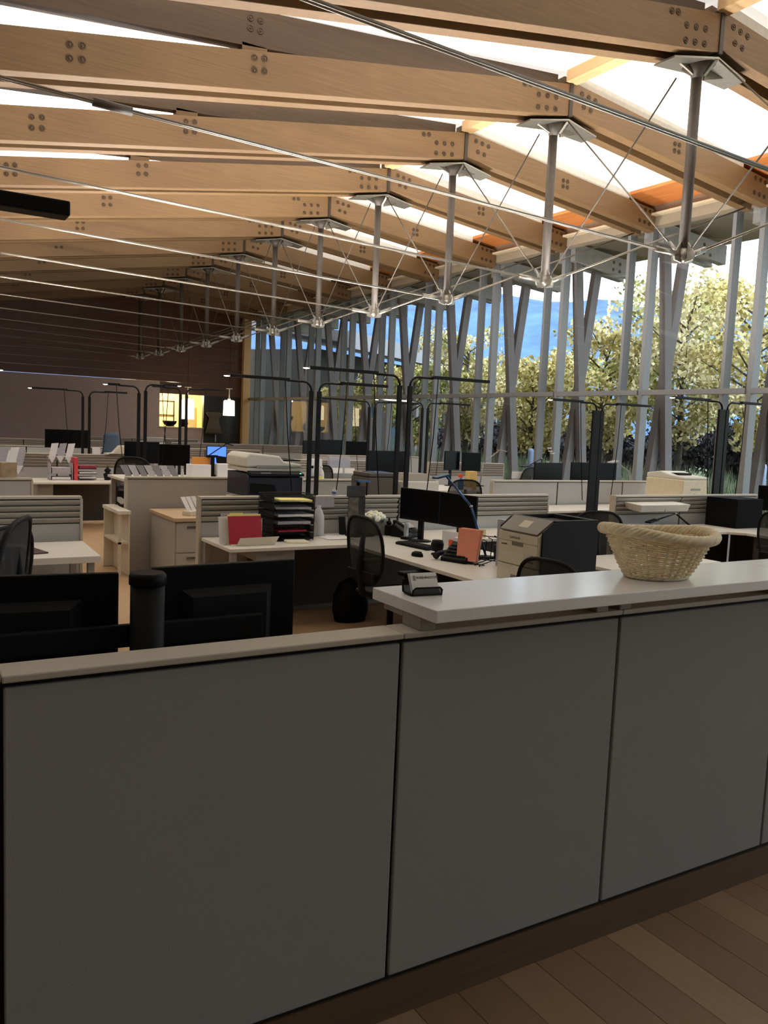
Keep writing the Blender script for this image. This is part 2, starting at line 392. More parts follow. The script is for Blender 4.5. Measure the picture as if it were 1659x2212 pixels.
    for a in range(4):
        c, s_ = math.cos(a*PI/2), math.sin(a*PI/2)
        p = [Vector((8.24+c*.05, s_*.05, 4.14)), Vector((8.24+c*.17, s_*.17, 3.98)), Vector((8.24+c*.15, s_*.15, 3.91)), Vector((8.24+c*.03, s_*.03, 3.89))]
        nrm = Vector((-s_, c, 0))*.012
        ft.add([q-nrm for q in p]+[q+nrm for q in p], [(3, 2, 1, 0), (4, 5, 6, 7), (0, 1, 5, 4), (1, 2, 6, 5), (2, 3, 7, 6), (3, 0, 4, 7)])
    part(ft, 'post_foot', galv)
    # tie rods with turnbuckle sleeves and clevises
    def rod(a, b, r=.022):
        part(MB().cyl(a, b, r, 8), 'tie_rod', rodm)
    for s in (-.017, .017):
        rod((8.1, s, 3.985), (-6.0, s, 4.44), .012)
    if k == 1: part(MB().cyl((1.75, 0, 4.189), (1.45, 0, 4.199), .034, 10), 'rod_sleeve', steel)
    rod((8.36, 0, 4.0), (12.55, 0, 5.72), .016)
    part(MB().cyl((7.75, 0, 3.996), (8.12, 0, 3.985), .034, 8), 'clevis', galv)
    part(MB().cyl((8.34, 0, 3.99), (8.62, 0, 4.105), .034, 8), 'clevis', galv)
    # bracing to the next truss
    if k < 11:
        part(MB().cyl((8.24, .3, 6.1), (8.24, 2.36, 4.02), .0105, 6), 'brace_rod', steel)
        part(MB().cyl((8.24, 2.14, 6.1), (8.24, .08, 4.02), .0105, 6), 'brace_rod', rodm)
        part(MB().cyl((8.24, .22, 4.17), (8.24, .08, 4.02), .02, 6), 'clevis', galv)
        part(B(8.2, 8.4, .25, 2.19, 6.64, 6.79), 'purlin', glulam_y)
    return T
for k, y in enumerate(YK): TR.append(build_truss(k, y))

# crossed timber struts outside the glass
cm1 = MB(); cm1.hexa([(-.11, -.07, -.1), (.09, -.07, -.1), (.09, .07, -.1), (-.11, .07, -.1), (-.76, -.07, 5.62), (-.56, -.07, 5.62), (-.56, .07, 5.62), (-.76, .07, 5.62)])
cm2 = MB(); cm2.hexa([(-.70, .08, -.1), (-.50, .08, -.1), (-.50, .22, -.1), (-.70, .22, -.1), (0.0, .08, 5.6), (.2, .08, 5.6), (.2, .22, 5.6), (0.0, .22, 5.6)])
stm1, stm2 = cm1.mesh('strut', colwood), cm2.mesh('strut', colwood)
for k, y in enumerate(YK[1:], 1):
    t = thing('crossed_column', 'outdoor column of two crossed timber struts by the glass wall, %s along the wall' % ordn[k], 'column', (14, y-.1, 0))
    share('strut', stm1, t); share('strut', stm2, t)

# ------------------------------------------------------------------ outdoors
gr = struct(B(XW+.2, 260, -60, 260, -.4, -.1).build('ground', M('lawn', (92, 104, 74), .95, 0, .25, 3)))
def hill(name, x0, hgt, dist, rgb, seed, label):
    r = random.Random(seed); mb = MB(); nx, ny = 70, 10; v = []
    ph = [r.uniform(0, 6) for _ in range(6)]
    for i in range(nx+1):
        a = -.25+i*2.0/nx      # azimuth from +Y towards +X
        for j in range(ny+1):
            t = j/ny; d = dist*(1+.9*t)
            h = hgt*(1+.3*max(0, a-.85))*(1+.16*math.sin(3*a+ph[0])+.07*math.sin(9*a+ph[1])+.035*math.sin(23*a+ph[2])+.02*math.sin(51*a+ph[3]))*(t**.9)
            h += hgt*.05*math.sin(17*a+5*t+ph[4])*t*(1-t)*3+hgt*.03*math.sin(41*a+13*t+ph[5])*t
            v.append((d*math.sin(a), d*math.cos(a), h-2))
    f = [(i*(ny+1)+j, i*(ny+1)+j+1, (i+1)*(ny+1)+j+1, (i+1)*(ny+1)+j) for i in range(nx) for j in range(ny)]
    mb.add(v, f, True); o = mb.build(name, M(name+'_haze_tint', rgb, .95, 0, .35, .06, .6))
    o['kind'] = 'structure'; return o
hill('hillside', 0, 95, 280, (74, 108, 156), 3, '')  # blue of the distance haze is put into the slope colour
hill('far_ridge', 0, 150, 520, (140, 184, 204), 11, '')  # paler haze of the greater distance, painted into the ridge colour

leafm = [M('leaf_gold', (206, 192, 126), .7, 0, .2, 5), M('leaf_pale', (218, 206, 160), .7, 0, .15, 5), M('leaf_olive', (166, 166, 102), .7, 0, .25, 5)]
for m in leafm:
    m.node_tree.nodes['Principled BSDF'].inputs['Subsurface Weight'].default_value = 0
bark = M('bark', (84, 78, 72), .9, 0, .2, 10)
def leaves(mb, c, r, n, size, rg, squash=1.0):
    for _ in range(n):
        while True:
            p = Vector((rg.uniform(-1, 1), rg.uniform(-1, 1), rg.uniform(-1, 1)))
            if p.length < 1: break
        p = p*(.55+.45*p.length)
        q = Vector((c[0]+p.x*r, c[1]+p.y*r, c[2]+p.z*r*squash)); s = size*rg.uniform(.6, 1.3)
        a = Vector((rg.gauss(0, 1), rg.gauss(0, 1), rg.gauss(0, 1))).normalized(); b = a.orthogonal().normalized(); c2 = a.cross(b)
        mb.add([q-b*s, q+c2*s*.6, q+b*s, q-c2*s*.6], [(0, 1, 2, 3)])
def tree(loc, h, spread, n, label, mi, seed, base=.28, size=.11):
    rg = random.Random(seed); t = thing('autumn_tree', label, 'tree', loc)
    tk = MB(); tk.tube([(0, 0, 0), (.05, .03, h*.3), (-.04, .05, h*.6), (0, 0, h*.92)], [.13, .1, .06, .02], 7)
    fo = MB(); fo2 = MB()
    for i in range(26):
        z = h*(base+(.98-base)*(i+.5)/26); w = spread*math.sin(PI*min(1, .12+.88*(1-(z/h-base)/(1-base))))**.7*rg.uniform(.55, 1)
        a = rg.uniform(0, 2*PI); e = Vector((math.cos(a)*w, math.sin(a)*w, z+w*.35))
        tk.tube([(0, 0, z-.3), tuple(e*.5+Vector((0, 0, (z-.3)*.5))), tuple(e)], [.035, .022, .008], 5)
        for q in range(3):
            f = .45+.3*q; leaves(fo if rg.random() < .65 else fo2, (e.x*f, e.y*f, (z-.3)*(1-f)+e.z*f+.1), .55*spread/2.2, n//78, size, rg, .6)
    tk.build('trunk', bark, t)
    tag(fo.build('foliage', leafm[mi], t), kind='stuff'); tag(fo2.build('foliage', leafm[(mi+1) % 3], t), kind='stuff')
    return t
TREES = [((20.0, 14.4), 5.9, 2.2, 'golden tree behind the gantry post that stands behind the white tray', 0), ((20.5, 17.0), 6.1, 2.2, 'tallest golden tree, behind the large white printer', 1),
         ((20.0, 19.7), 5.0, 2.0, 'golden tree behind the wide black screen and thick gantry post', 0), ((19.5, 22.5), 4.2, 1.9, 'low golden tree behind the orchid by the glass', 0),
         ((19.0, 25.7), 5.3, 1.9, 'pale gold tree crossing the grey roof edge of the neighbouring wing', 1), ((18.5, 28.7), 4.1, 1.7, 'olive gold tree below the roof edge of the neighbouring wing', 2),
         ((17.3, 31.2), 3.5, 1.3, 'small olive tree by the far corner of the glass wall', 2), ((25.5, 19.6), 6.4, 2.3, 'pale tree standing behind the tallest golden one', 1),
         ((25.0, 24.2), 4.6, 2.2, 'olive tree standing behind the low golden one', 2), ((24.0, 29.2), 4.4, 2.0, 'olive tree before the windows of the neighbouring wing', 2)]
for i, (p, h, sp, lb, mi) in enumerate(TREES): tree((p[0], p[1], -.1), h, sp*1.1, 5600, lb, mi, 20+i, base=.31, size=.085)
# dark hedge and tall pale grass
hm = M('hedge_leaf', (62, 60, 68), .9, 0, .3, 6); rg = random.Random(4)
def shrub(loc, r, h, n, label, m, nm='dark_shrub'):
    t = thing(nm, label, 'shrub', loc); mb = MB(); tk = MB()
    for i in range(7):
        a = i*2*PI/7; tk.tube([(0, 0, 0), (math.cos(a)*r*.4, math.sin(a)*r*.4, h*.6)], [.03, .01], 5)
    for i in range(10): leaves(mb, (rg.uniform(-.6, .6)*r, rg.uniform(-.6, .6)*r, h*rg.uniform(.3, .75)), r*.55, n//10, .1, rg, h/r*.4)
    tk.build('stem', bark, t); tag(mb.build('foliage', m, t), kind='stuff')
for i in range(8):
    y = 15.0+i*2.3
    shrub((23.0+.3*math.sin(i*2.1), y, -.1), 1.6, 2.6+.2*math.sin(i*1.7), 4200, 'dark purple-grey shrub, %s in the hedge from the large white printer' % ('first', 'second', 'third', 'fourth', 'fifth', 'sixth', 'seventh', 'last')[i], hm)
for o in [o for o in bpy.data.objects if o.name.startswith('dark_shrub')]: o['group'] = 'shrubs of the dark hedge'
gm = M('tall_grass', (132, 146, 116), .9, 0, .25, 4); mb = MB(); rg = random.Random(9)
for i in range(9000):
    y = rg.uniform(9, 32); x = rg.uniform(15.2, 21.5); h = rg.uniform(.45, 1.15); a = rg.uniform(0, PI); w = .018
    dx, dy = math.cos(a)*w, math.sin(a)*w; lx, ly = rg.gauss(0, .16), rg.gauss(0, .16)
    mb.add([(x-dx, y-dy, -.1), (x+dx, y+dy, -.1), (x+lx*.5+dx*.6, y+ly*.5+dy*.6, h*.6), (x+lx, y+ly, h), (x+lx*.5-dx*.6, y+ly*.5-dy*.6, h*.6)], [(0, 1, 2, 3, 4)])
tag(mb.build('tall_grass', gm), 'tall pale grass growing along the glass wall outside', 'grass', kind='stuff')
one('flag_pole', 'thin white pole standing far beyond the glass', 'pole', MB().cyl((0, 0, 0), (0, 0, 12.2), .07, 8), M('white_pole', (226, 228, 232), .5), (39.0, 38.5, -.1))
for (x, y, lb) in ((17.0, 11.75, 'pale blue post outside behind the white printer'), (17.0, 19.6, 'pale blue post outside beyond the twin black screens')):
    one('bollard', lb, 'post', MB().lathe([(.09, 0), (.09, 1.35), (.07, 1.42), (0, 1.44)], 12), M('bollard_blue', (150, 168, 200), .6), (x, y, -.1))
# neighbouring wing set at an angle
wg = thing('building_wing', 'neighbouring building wing with grey roof edge seen through the trees', 'building', (17.5, 33.5, -.1), .58)
B(-1.5, 40, 0, 9, 0, 5.1).build('wall', M('wing_wall', (52, 52, 50), .8), wg)
MB().hexa([(-2, -1.6, 5.3), (42, -1.6, 5.3), (42, 9, 6.9), (-2, 9, 6.9), (-2, -1.6, 5.75), (42, -1.6, 5.75), (42, 9, 7.35), (-2, 9, 7.35)]).build('roof', M('wing_roof', (128, 124, 124), .7), wg)
B(-2.05, 42.05, -1.7, -1.6, 5.1, 5.8).build('fascia', M('wing_fascia', (150, 150, 158), .7), wg)
for i in range(9):
    w = B(1.5+i*4.2, 4.6+i*4.2, -.06, .02, .4, 4.2).build('window_frame', M('dark_frame', (40, 34, 26)), wg)
    B(1.6+i*4.2, 4.5+i*4.2, -.08, -.06, .5, 4.1).build('pane', M('wing_pane', (40, 56, 62), .1), w)
    for j in range(3): B(1.4+i*4.2, 1.7+i*4.2, -1.5, -1.2, 0, 5.3).build('post', colwood, wg) if j == 0 else None

# ------------------------------------------------------------------ reception counter in front
def front_counter():
    t = thing('reception_counter', 'long grey fabric counter front with beige cap and dark joints', 'counter', (0, 2.0, 0))
    xs = [-.86, .224, 1.29, 2.18, 3.1, 4.2]
    for i in range(len(xs)-1):
        B(xs[i]+.006, xs[i+1]-.006, 0, .03, .145, 1.178).build('panel', fabricp, t, bev=.004)
        B(xs[i]+.001, xs[i+1]-.001, -.012, .098, 1.192, 1.21).build('top_cap', capm, t, bev=.004)
    B(xs[0], xs[-1], .012, .09, .1, 1.192).build('core', gap, t)
    B(xs[0], xs[-1], .004, .09, 0, .128).build('base_kick', trimwood, t)
    B(xs[0], xs[-1], .07, .096, .1, 1.19).build('rear_panel', fabricp, t)
front_counter()
sh = thing('transaction_shelf', 'white raised shelf on grey posts above the counter front', 'shelf', (0, 0, 0))
shelf_m = M('shelf_laminate', (238, 238, 238), .2, 0, .02, 60)
B(1.34, 3.14, 1.905, 2.265, 1.252, 1.29).build('shelf_top', shelf_m, sh, bev=.003)
B(3.145, 4.22, 1.905, 2.265, 1.252, 1.29).build('shelf_top', shelf_m, sh, bev=.003)
for x in (1.345, 2.055, 2.165, 3.0):
    B(x, x+.055, 1.99, 2.09, 1.21, 1.253).build('support_post', lamg, sh, bev=.003)
    B(x-.0, x+.055, 2.09, 2.2, 1.235, 1.253).build('support_post', lamg, sh, bev=.002)

# business card holder with its cards
ch = thing('card_holder', 'small black wire mesh card holder on the white shelf', 'holder', (1.435, 2.12, 1.29), -.12)
MB().tube([(-.05, -.03, .004), (-.05, -.034, .018), (-.042, -.035, .026), (.042, -.035, .026), (.05, -.034, .018), (.05, -.03, .004)], .003, 6).build('front_rim', blk, ch)
MB().tube([(-.05, -.03, .003), (-.052, .0, .003), (-.053, .03, .006), (-.053, .034, .03), (-.052, .03, .045)], .0035, 6).build('side_wire', blk, ch)
MB().tube([(.05, -.03, .003), (.052, .0, .003), (.053, .03, .006), (.053, .034, .03), (.052, .03, .045)], .0035, 6).build('side_wire', blk, ch)
MB().prism([(-.048, .004), (.048, .004), (.048, .018), (.04, .025), (-.04, .025), (-.048, .018)], 'y', -.0345, -.0335).build('front_mesh', mesh_b, ch)
B(-.05, .05, -.03, .03, .001, .004).build('bottom_mesh', mesh_b, ch)
B(-.05, .05, .028, .031, .004, .045).build('back_mesh', mesh_b, ch)
bc = thing('business_cards', 'stack of white business cards printed WASHINGTON in the mesh holder', 'cards', (1.435, 2.12, 1.29), -.12)
cs = MB()
for i in range(5):
    y = -.029+i*.004; cs.hexa([(-.045, y, .006), (.045, y, .006), (.045, y+.0008, .006), (-.045, y+.0008, .006), (-.045, y+.034, .066-i*.001), (.045, y+.034, .066-i*.001), (.045, y+.0348, .066-i*.001), (-.045, y+.0348, .066-i*.001)])
cs.build('card', paper, bc)
ink = M('ink_grey', (70, 70, 74), .8)
tl = math.atan2(.06, .034)
text_part('WASHINGTON', .0112, ink, bc, (.0105, -.0037, .052), (tl, 0, 0))
em = MB().box(-.0035, .0035, .0055, .0075, 0, .0006); em.box(-.005, .005, -.008, -.006, 0, .0006)
for i in (-1, 0, 1): em.box(i*.0028-.0008, i*.0028+.0008, -.006, .0055, 0, .0006)
e = em.build('emblem', M('ink_pale', (150, 140, 120), .8), bc, (-.0335, -.0037, .052)); e.rotation_euler = (tl, 0, 0)

# wicker basket
def basket():
    t = thing('wicker_basket', 'oval wicker basket with a thick twisted rim on the white shelf', 'basket', (2.462, 2.10, 1.29), .0)
    H = .148
    def pt(a, u, off=0):
        # u 0 at the base, 1 at the rim
        ax = .128+(.225-.128)*u**.85+off; ay = .095+(.165-.095)*u**.85+off
        z = H*u+.02*u*(math.cos(a)**2)+(-.012*math.cos(a))*u
        return Vector((ax*math.cos(a), ay*math.sin(a), z+.008))
    n = 30
    MB().lathe([(1, .002), (1, .008)], 24, (0, 0, 0), .122, .09).build('base', wick, t)
    for i in range(n):
        a = 2*PI*i/n
        MB().tube([pt(a, u/5) for u in range(6)], [.0042]*6, 5).build('stake', wick2, t)
    rows = 19
    for r in range(rows):
        u = .05+.84*r/(rows-1); mb = MB(); pts = []
        for i in range(n*4):
            a = 2*PI*i/(n*4); pts.append(pt(a, u, .0066*math.cos(n/2*a+PI*(r % 2))))
        mb.tube(pts, .0031, 5, closed=True, flat=1.0); mb.build('weaver', wick if r % 3 else wick2, t)
    for s in range(7):    # twisted rim strands
        pts = []; m = 130
        for i in range(m):
            a = 2*PI*i/m; b = a*9+2*PI*s/7; c = pt(a, 1.0)
            rad = Vector((math.cos(a), math.sin(a), 0)); pts.append(c+rad*(.0125*math.cos(b)+.006)+Vector((0, 0, .0125*math.sin(b)-.002)))
        MB().tube(pts, .0088, 7, closed=True).build('rim_strand', wick if s % 2 else wick2, t)
    for s in range(4):
        pts = []; m = 110
        for i in range(m):
            a = 2*PI*i/m; b = a*14+PI*s/2; c = pt(a, .0); rad = Vector((math.cos(a), math.sin(a), 0))
            pts.append(c+rad*(.005*math.cos(b))+Vector((0, 0, .005*math.sin(b)+.002)))
        MB().tube(pts, .0045, 5, closed=True).build('foot_strand', wick2 if s % 2 else wick, t)
basket()

# ------------------------------------------------------------------ builders for office things
def monitor(label, loc, rz, w=.5, h=.31, zc=None, stand=True, lit=None, group=None, z0=0.0, base=True):
    """screen faces -Y; origin on the desk; zc = height of the screen centre above the desk"""
    zc = zc or h/2+.12
    t = thing('monitor', label, 'monitor', loc, rz, group)
    B(-w/2, w/2, 0, .022, zc-h/2, zc+h/2).build('housing', blk, t, bev=.004)
    MB().hexa([(-w*.32, .022, zc-h*.3), (w*.32, .022, zc-h*.3), (w*.26, .05, zc-h*.24), (-w*.26, .05, zc-h*.24), (-w*.32, .022, zc+h*.3), (w*.32, .022, zc+h*.3), (w*.26, .05, zc+h*.24), (-w*.26, .05, zc+h*.24)]).build('back_shell', blk2, t)
    B(-w/2+.012, w/2-.012, -.002, 0, zc-h/2+.02, zc+h/2-.012).build('screen', lit or scr, t)
    if stand:
        B(-.03, .03, .03, .055, .01, zc).build('stand_neck', blk, t, bev=.003)
        if base: MB().lathe([(.11, 0), (.11, .01), (.02, .018)], 20, (0, .03, 0), 1.1, .85).build('stand_base', blk, t)
    return t
def screen_wall(label, x0, x1, y, h=1.107, seams=(), slats=True, th=.07, endw=.0, group=None, slat_n=4, z_low=.0, endl=True, face=None):
    """free-standing cubicle screen along X, its visible face at y (towards -Y)"""
    face = face or M('screen_fabric', (178, 177, 175), .9, 0, .04, 200, .15)
    t = thing('cubicle_screen', label, 'partition', (x0, y, 0), 0, group); t['kind'] = 'thing'
    L = x1-x0; ed = [0]+[s-x0 for s in seams]+[L]
    B(.0, L, .012, th-.012, .0, h-.02).build('core', gap, t)
    for i in range(len(ed)-1):
        a, b = ed[i]+.012, ed[i+1]-.012
        top = h-.03
        if slats:
            for j in range(slat_n):
                z1 = top-j*.05
                MB().prism([(.012, z1-.046), (.006, z1-.046), (-.022, z1-.012), (-.022, z1-.003), (.012, z1-.001)], 'x', a, b).build('slat', slatm, t)
            top -= slat_n*.05+.004
        B(a, b, .0, .014, .1, top).build('panel', face, t, bev=.003)
        B(a, b, th-.014, th, .1, h-.03).build('rear_panel', face, t)
    B(-.004, L+.004, -.012, th+.012, h-.022, h).build('top_cap', capm, t, bev=.003)
    for xe in ((-.012, .012), (L-.012, L+.012)):
        B(xe[0], xe[1], -.006, th+.006, 0, h-.022).build('end_trim', capm, t, bev=.003)
    B(.01, L-.01, .002, th-.002, 0, .1).build('base', slatm, t)
    return t
def desk(label, poly, z=.74, legs=(), m=lam, modesty=None, loc=None, group=None, name='desk', th=.03, drawers=None):
    cx = sum(p[0] for p in poly)/len(poly); cy = sum(p[1] for p in poly)/len(poly)
    t = thing(name, label, 'desk', (cx, cy, 0), 0, group)
    MB().prism([(p[0]-cx, p[1]-cy) for p in poly], 'z', z-th, z).build('desktop', m, t, bev=.003)
    for (x, y) in legs: B(x-cx-.025, x-cx+.025, y-cy-.025, y-cy+.025, 0, z-th).build('leg', lamg, t, bev=.002)
    for q in (modesty or []): B(q[0]-cx, q[1]-cx, q[2]-cy, q[3]-cy, q[4], q[5]).build('modesty_panel', M('modesty_dark', (58, 52, 46), .7), t)
    for q in (drawers or []):
        d = B(q[0]-cx, q[1]-cx, q[2]-cy, q[3]-cy, q[4], q[5]).build('drawer', lamg if len(q) < 7 else lamc, t, bev=.003)
        B((q[0]+q[1])/2-cx-.08, (q[0]+q[1])/2-cx+.08, q[2]-cy-.008, q[2]-cy, q[5]-.04, q[5]-.03).build('handle', galv, d)
    return t
def make_chair(name='office_chair'):
    t = thing(name, 'x', 'chair')
    def outline(a, s=1.0):
        # shield-shaped back, a measured from the right side, counter-clockwise
        c, q = math.cos(a), math.sin(a); e = .62
        x = .25*s*math.copysign(abs(c)**e, c)*(1-.14*max(0, -q)); z = .82+.27*s*math.copysign(abs(q)**.75, q)
        return x, z
    def yb(x, z): return .24+.10*(z-.55)+.5*x*x*-1.0+.03
    m = 40
    fr = [(outline(2*PI*i/m)) for i in range(m)]
    MB().tube([(x, yb(x, z), z) for x, z in fr], .014, 6, closed=True).build('back_frame', blk2, t)
    mb = MB(); R_ = 7; v = [(0, yb(0, .82), .82)]
    for r in range(1, R_+1):
        for i in range(m):
            x, z = outline(2*PI*i/m, r/R_); v.append((x, yb(x, z), z))
    f = [(0, 1+i, 1+(i+1) % m) for i in range(m)]
    for r in range(R_-1):
        for i in range(m): f.append((1+r*m+i, 1+(r+1)*m+i, 1+(r+1)*m+(i+1) % m, 1+r*m+(i+1) % m))
    mb.add(v, f, True); mb.build('back_mesh', mesh_c, t)
    MB().prism([(-.25, -.2), (-.22, -.25), (.22, -.25), (.25, -.2), (.23, .2), (-.23, .2)], 'z', .44, .47).build('seat', blk2, t, bev=.012)
    MB().tube([(0, .29, .95), (0, .32, .7), (0, .28, .48), (0, .1, .42)], [.02, .028, .03, .03], 8).build('spine', blk2, t)
    B(-.2, .2, .285, .31, .58, .66).build('lumbar_pad', blk, t, bev=.008)
    for s in (-1, 1):
        MB().tube([(s*.2, .12, .42), (s*.31, .1, .5), (s*.31, .08, .66)], .017, 6).build('arm_post', blk2, t)
        B(s*.31-.04, s*.31+.04, -.12, .14, .66, .69).build('armrest', blk, t, bev=.01)
    MB().cyl((0, 0, .1), (0, 0, .44), .028, 10).build('column', blk, t)
    for k in range(5):
        a = 2*PI*k/5+.3; c, s = math.cos(a), math.sin(a)
        MB().tube([(c*.03, s*.03, .13), (c*.3, s*.3, .075)], [.024, .016], 6).build('base_leg', blk, t)
        MB().cyl((c*.3-s*.02, s*.3+c*.02, .03), (c*.3+s*.02, s*.3-c*.02, .03), .03, 10).build('caster', blk, t)
    return t
CH0 = make_chair(); CH_USED = [False]
def chair(label, x, y, face, group='mesh office chairs', s=1.0):
    """face: compass angle (radians from +X) the sitter looks towards"""
    rz = face+PI/2
    if not CH_USED[0]:
        CH_USED[0] = True; CH0.location = (x, y, 0); CH0.rotation_euler = (0, 0, rz); CH0['label'] = label; CH0['group'] = group; c = CH0
    else: c = dup(CH0, (x, y, 0), rz, label, group)
    c.scale = (s, s, s); return c
LAMP_W = 68
def desk_light(label, x, y, z, length, sgn, led=False, lamp=1.0, width=.045, cable=True, floor=0.0):
    """slim black post rounding into a horizontal bar along X that throws its light up to the roof"""
    t = thing('desk_light', label, 'light', (x, y, floor), 0, 'black gantry lights over the desks'); zz = z-floor
    w = width/2
    MB().prism([(-w, 0), (w, 0), (w, zz-.1), (-w, zz-.1)], 'y', -.016, .016).build('post', pole, t)
    pts = []
    for i in range(7):
        a = PI/2*i/6; pts.append((sgn*(.1-.1*math.cos(a))*1.0, 0, zz-.1+.1*math.sin(a)))
    MB().tube(pts+[(sgn*.3, 0, zz)], .013, 6).build('elbow', pole, t)
    hx0, hx1 = sgn*.28, sgn*length
    b = B(min(hx0, hx1), max(hx0, hx1), -.03, .03, zz-.005, zz+.028).build('light_bar', pole, t, bev=.004)
    if led: MB().lathe([(.0, -.012), (.03, -.006), (.032, 0)], 12, (sgn*(length+.03), 0, zz+.006)).build('lens', ME('lens_glow', (255, 244, 224), 6), b)
    if cable: MB().tube([(sgn*.34, -.03, zz), (sgn*.30, -.05, zz-.6), (sgn*.22, -.06, .9)], .006, 5).build('cable', blk, t)
    if lamp:
        l = bpy.data.lights.new('bar_light', 'AREA'); l.shape = 'RECTANGLE'; l.size = length-.3; l.size_y = .05; l.energy = LAMP_W*lamp; l.color = (1, .965, .92)
        lo = bpy.data.objects.new('bar_light', l); COL.objects.link(lo); lo.parent = t; lo.location = ((hx0+hx1)/2, 0, zz+.033); lo.rotation_euler = (PI, 0, 0)
    return t
def task_lamp(label, loc, rz=0, pts=None, head=(.12, .05), m=blk, hm=None, base=True):
    t = thing('task_lamp', label, 'lamp', loc, rz)
    if base: MB().lathe([(.085, 0), (.085, .012), (.02, .02)], 18).build('base', blk, t)
    MB().tube(pts[:2], .011, 6).build('lower_arm', m, t)
    MB().tube(pts[1:], .009, 6).build('upper_arm', m, t)
    p = pts[-1]; q = pts[-2]; d = Vector((p[0]-q[0], p[1]-q[1], 0)); d = d.normalized() if d.length > 1e-3 else Vector((1, 0, 0)); s = Vector((-d.y, d.x, 0))
    c = Vector(p); v = []
    for dz in (0, .016):
        for a, b in ((-.02, -head[1]), (head[0], -head[1]), (head[0], head[1]), (-.02, head[1])): v.append(c+d*a+s*b+Vector((0, 0, dz-(.03 if a > 0 else 0))))
    MB().hexa(v).build('lamp_head', hm or m, t)
    MB().lathe([(.014, -.008), (.014, .008)], 10, pts[1]).build('joint', chrome, t)
    return t
def box_thing(name, label, cat, loc, size, m, rz=0, group=None, bev=.004):
    w, d, h = size; return one(name, label, cat, B(-w/2, w/2, -d/2, d/2, 0, h), m, loc, rz, group, bev)
def bottle(label, loc, h=.2, r=.033, body=None, cap=None, label_m=None, cat='bottle'):
    t = thing('bottle', label, cat, loc)
    MB().lathe([(r*.9, 0), (r, .01), (r, h*.62), (r*.75, h*.74), (r*.35, h*.84), (r*.35, h*.9)], 14).build('body', body or M('bottle_clear', (206, 212, 216), .15, 0, .02, 10, alpha=.8), t)
    MB().lathe([(r*.42, h*.88), (r*.42, h)], 12).build('cap', cap or paper, t)
    if label_m: MB().lathe([(r*1.02, h*.2), (r*1.02, h*.5)], 14).build('label_band', label_m, t)
    return t

# ------------------------------------------------------------------ behind the counter
desk('white reception desktop behind the counter front', [(-1.2, 2.13), (1.3, 2.13), (1.3, 2.95), (-1.2, 2.95)], legs=[(-1.1, 2.9), (1.25, 2.9)], name='reception_desk')
monitor('back of the black screen beside the thick column, cut by the photo edge', (.30, 2.40, .74), PI-.13, .54, .36, .445, base=True)
monitor('back of the angled black screen whose corner ends over the open floor', (.895, 2.40, .74), PI+.06, .46, .35, .455)
mt = thing('monitor_mount', 'thick black capped column with crossbar behind the counter cap', 'mount', (.625, 2.27, .74))
MB().lathe([(.046, 0), (.046, .6)], 24).build('column', blk2, mt)
MB().lathe([(.046, .602), (.05, .604), (.05, .628), (.044, .636)], 24).build('column_cap', blk, mt)
B(-.52, .36, .035, .055, .42, .485).build('crossbar', blk2, mt, bev=.005)
for x in (-.3, .26): MB().cyl((x, .05, .45), (x, .085, .45), .035, 14).build('pivot', blk, mt)
MB().lathe([(.12, 0), (.12, .012), (.05, .02)], 20).build('base', blk2, mt)
desk_light('black light bar ending in the upper corner over the reception desk', -.95, 2.06, 2.245, 1.325, 1, lamp=.35, cable=False)
desk('low cream desktop seen through the gap below the raised shelf', [(1.75, 3.05), (4.4, 3.05), (4.4, 3.6), (1.75, 3.6)], z=.72, legs=[(1.8, 3.55), (4.3, 3.55)], m=lamc, drawers=[(2.2, 2.7, 3.12, 3.6, .05, .68)])
box_thing('carton', 'small brown carton under the raised shelf near the chair', 'box', (2.62, 3.4, .72), (.22, .18, .1), M('cardboard', (150, 112, 76), .8), .3)
box_thing('paper_pad', 'crumpled white pad beside the brown carton under the shelf', 'paper', (2.84, 3.36, .72), (.16, .12, .12), paper, -.4)
for i, x in enumerate((3.3, 3.55, 3.8, 4.05)):
    box_thing('binder', ['black binder lying below the shelf by the basket side', 'grey binder lying second below the shelf', 'black binder lying third below the shelf', 'grey binder lying last below the shelf'][i], 'binder', (x, 3.35, .72), (.2, .28, .06), blk2 if i % 2 == 0 else lamg, .1*i)
one('backpack', 'black bag slumped on the floor under the long desk', 'bag', MB().lathe([(.17, 0), (.2, .1), (.19, .25), (.13, .36), (.04, .4), (0, .4)], 16, (0, 0, 0), .9, .6), blk, (3.72, 6.68, 0))

# ------------------------------------------------------------------ row A: long desk with the dark screens
screen_wall('long beige slatted screen behind the desk with the red folder', 2.46, 6.6, 7.26, seams=(4.56,))
screen_wall('short slatted screen behind the small white table', -.5, 1.46, 7.38)
screen_wall('slatted screen carrying the white tray, behind the basket', 7.47, 10.15, 7.06, seams=(8.62,))
desk('long L-shaped white desk holding the red folder and twin screens', [(2.47, 6.51), (3.62, 6.51), (3.62, 4.2), (4.62, 4.2), (4.62, 6.51), (6.3, 6.51), (6.3, 7.24), (2.47, 7.24)], legs=[(2.51, 6.55), (2.51, 7.2), (4.55, 4.25)],
     modesty=[(2.9, 6.25, 7.17, 7.2, .06, .7), (4.56, 4.6, 4.4, 6.5, .04, .7)], drawers=[(2.72, 3.08, 6.56, 7.1, .62, .705)])
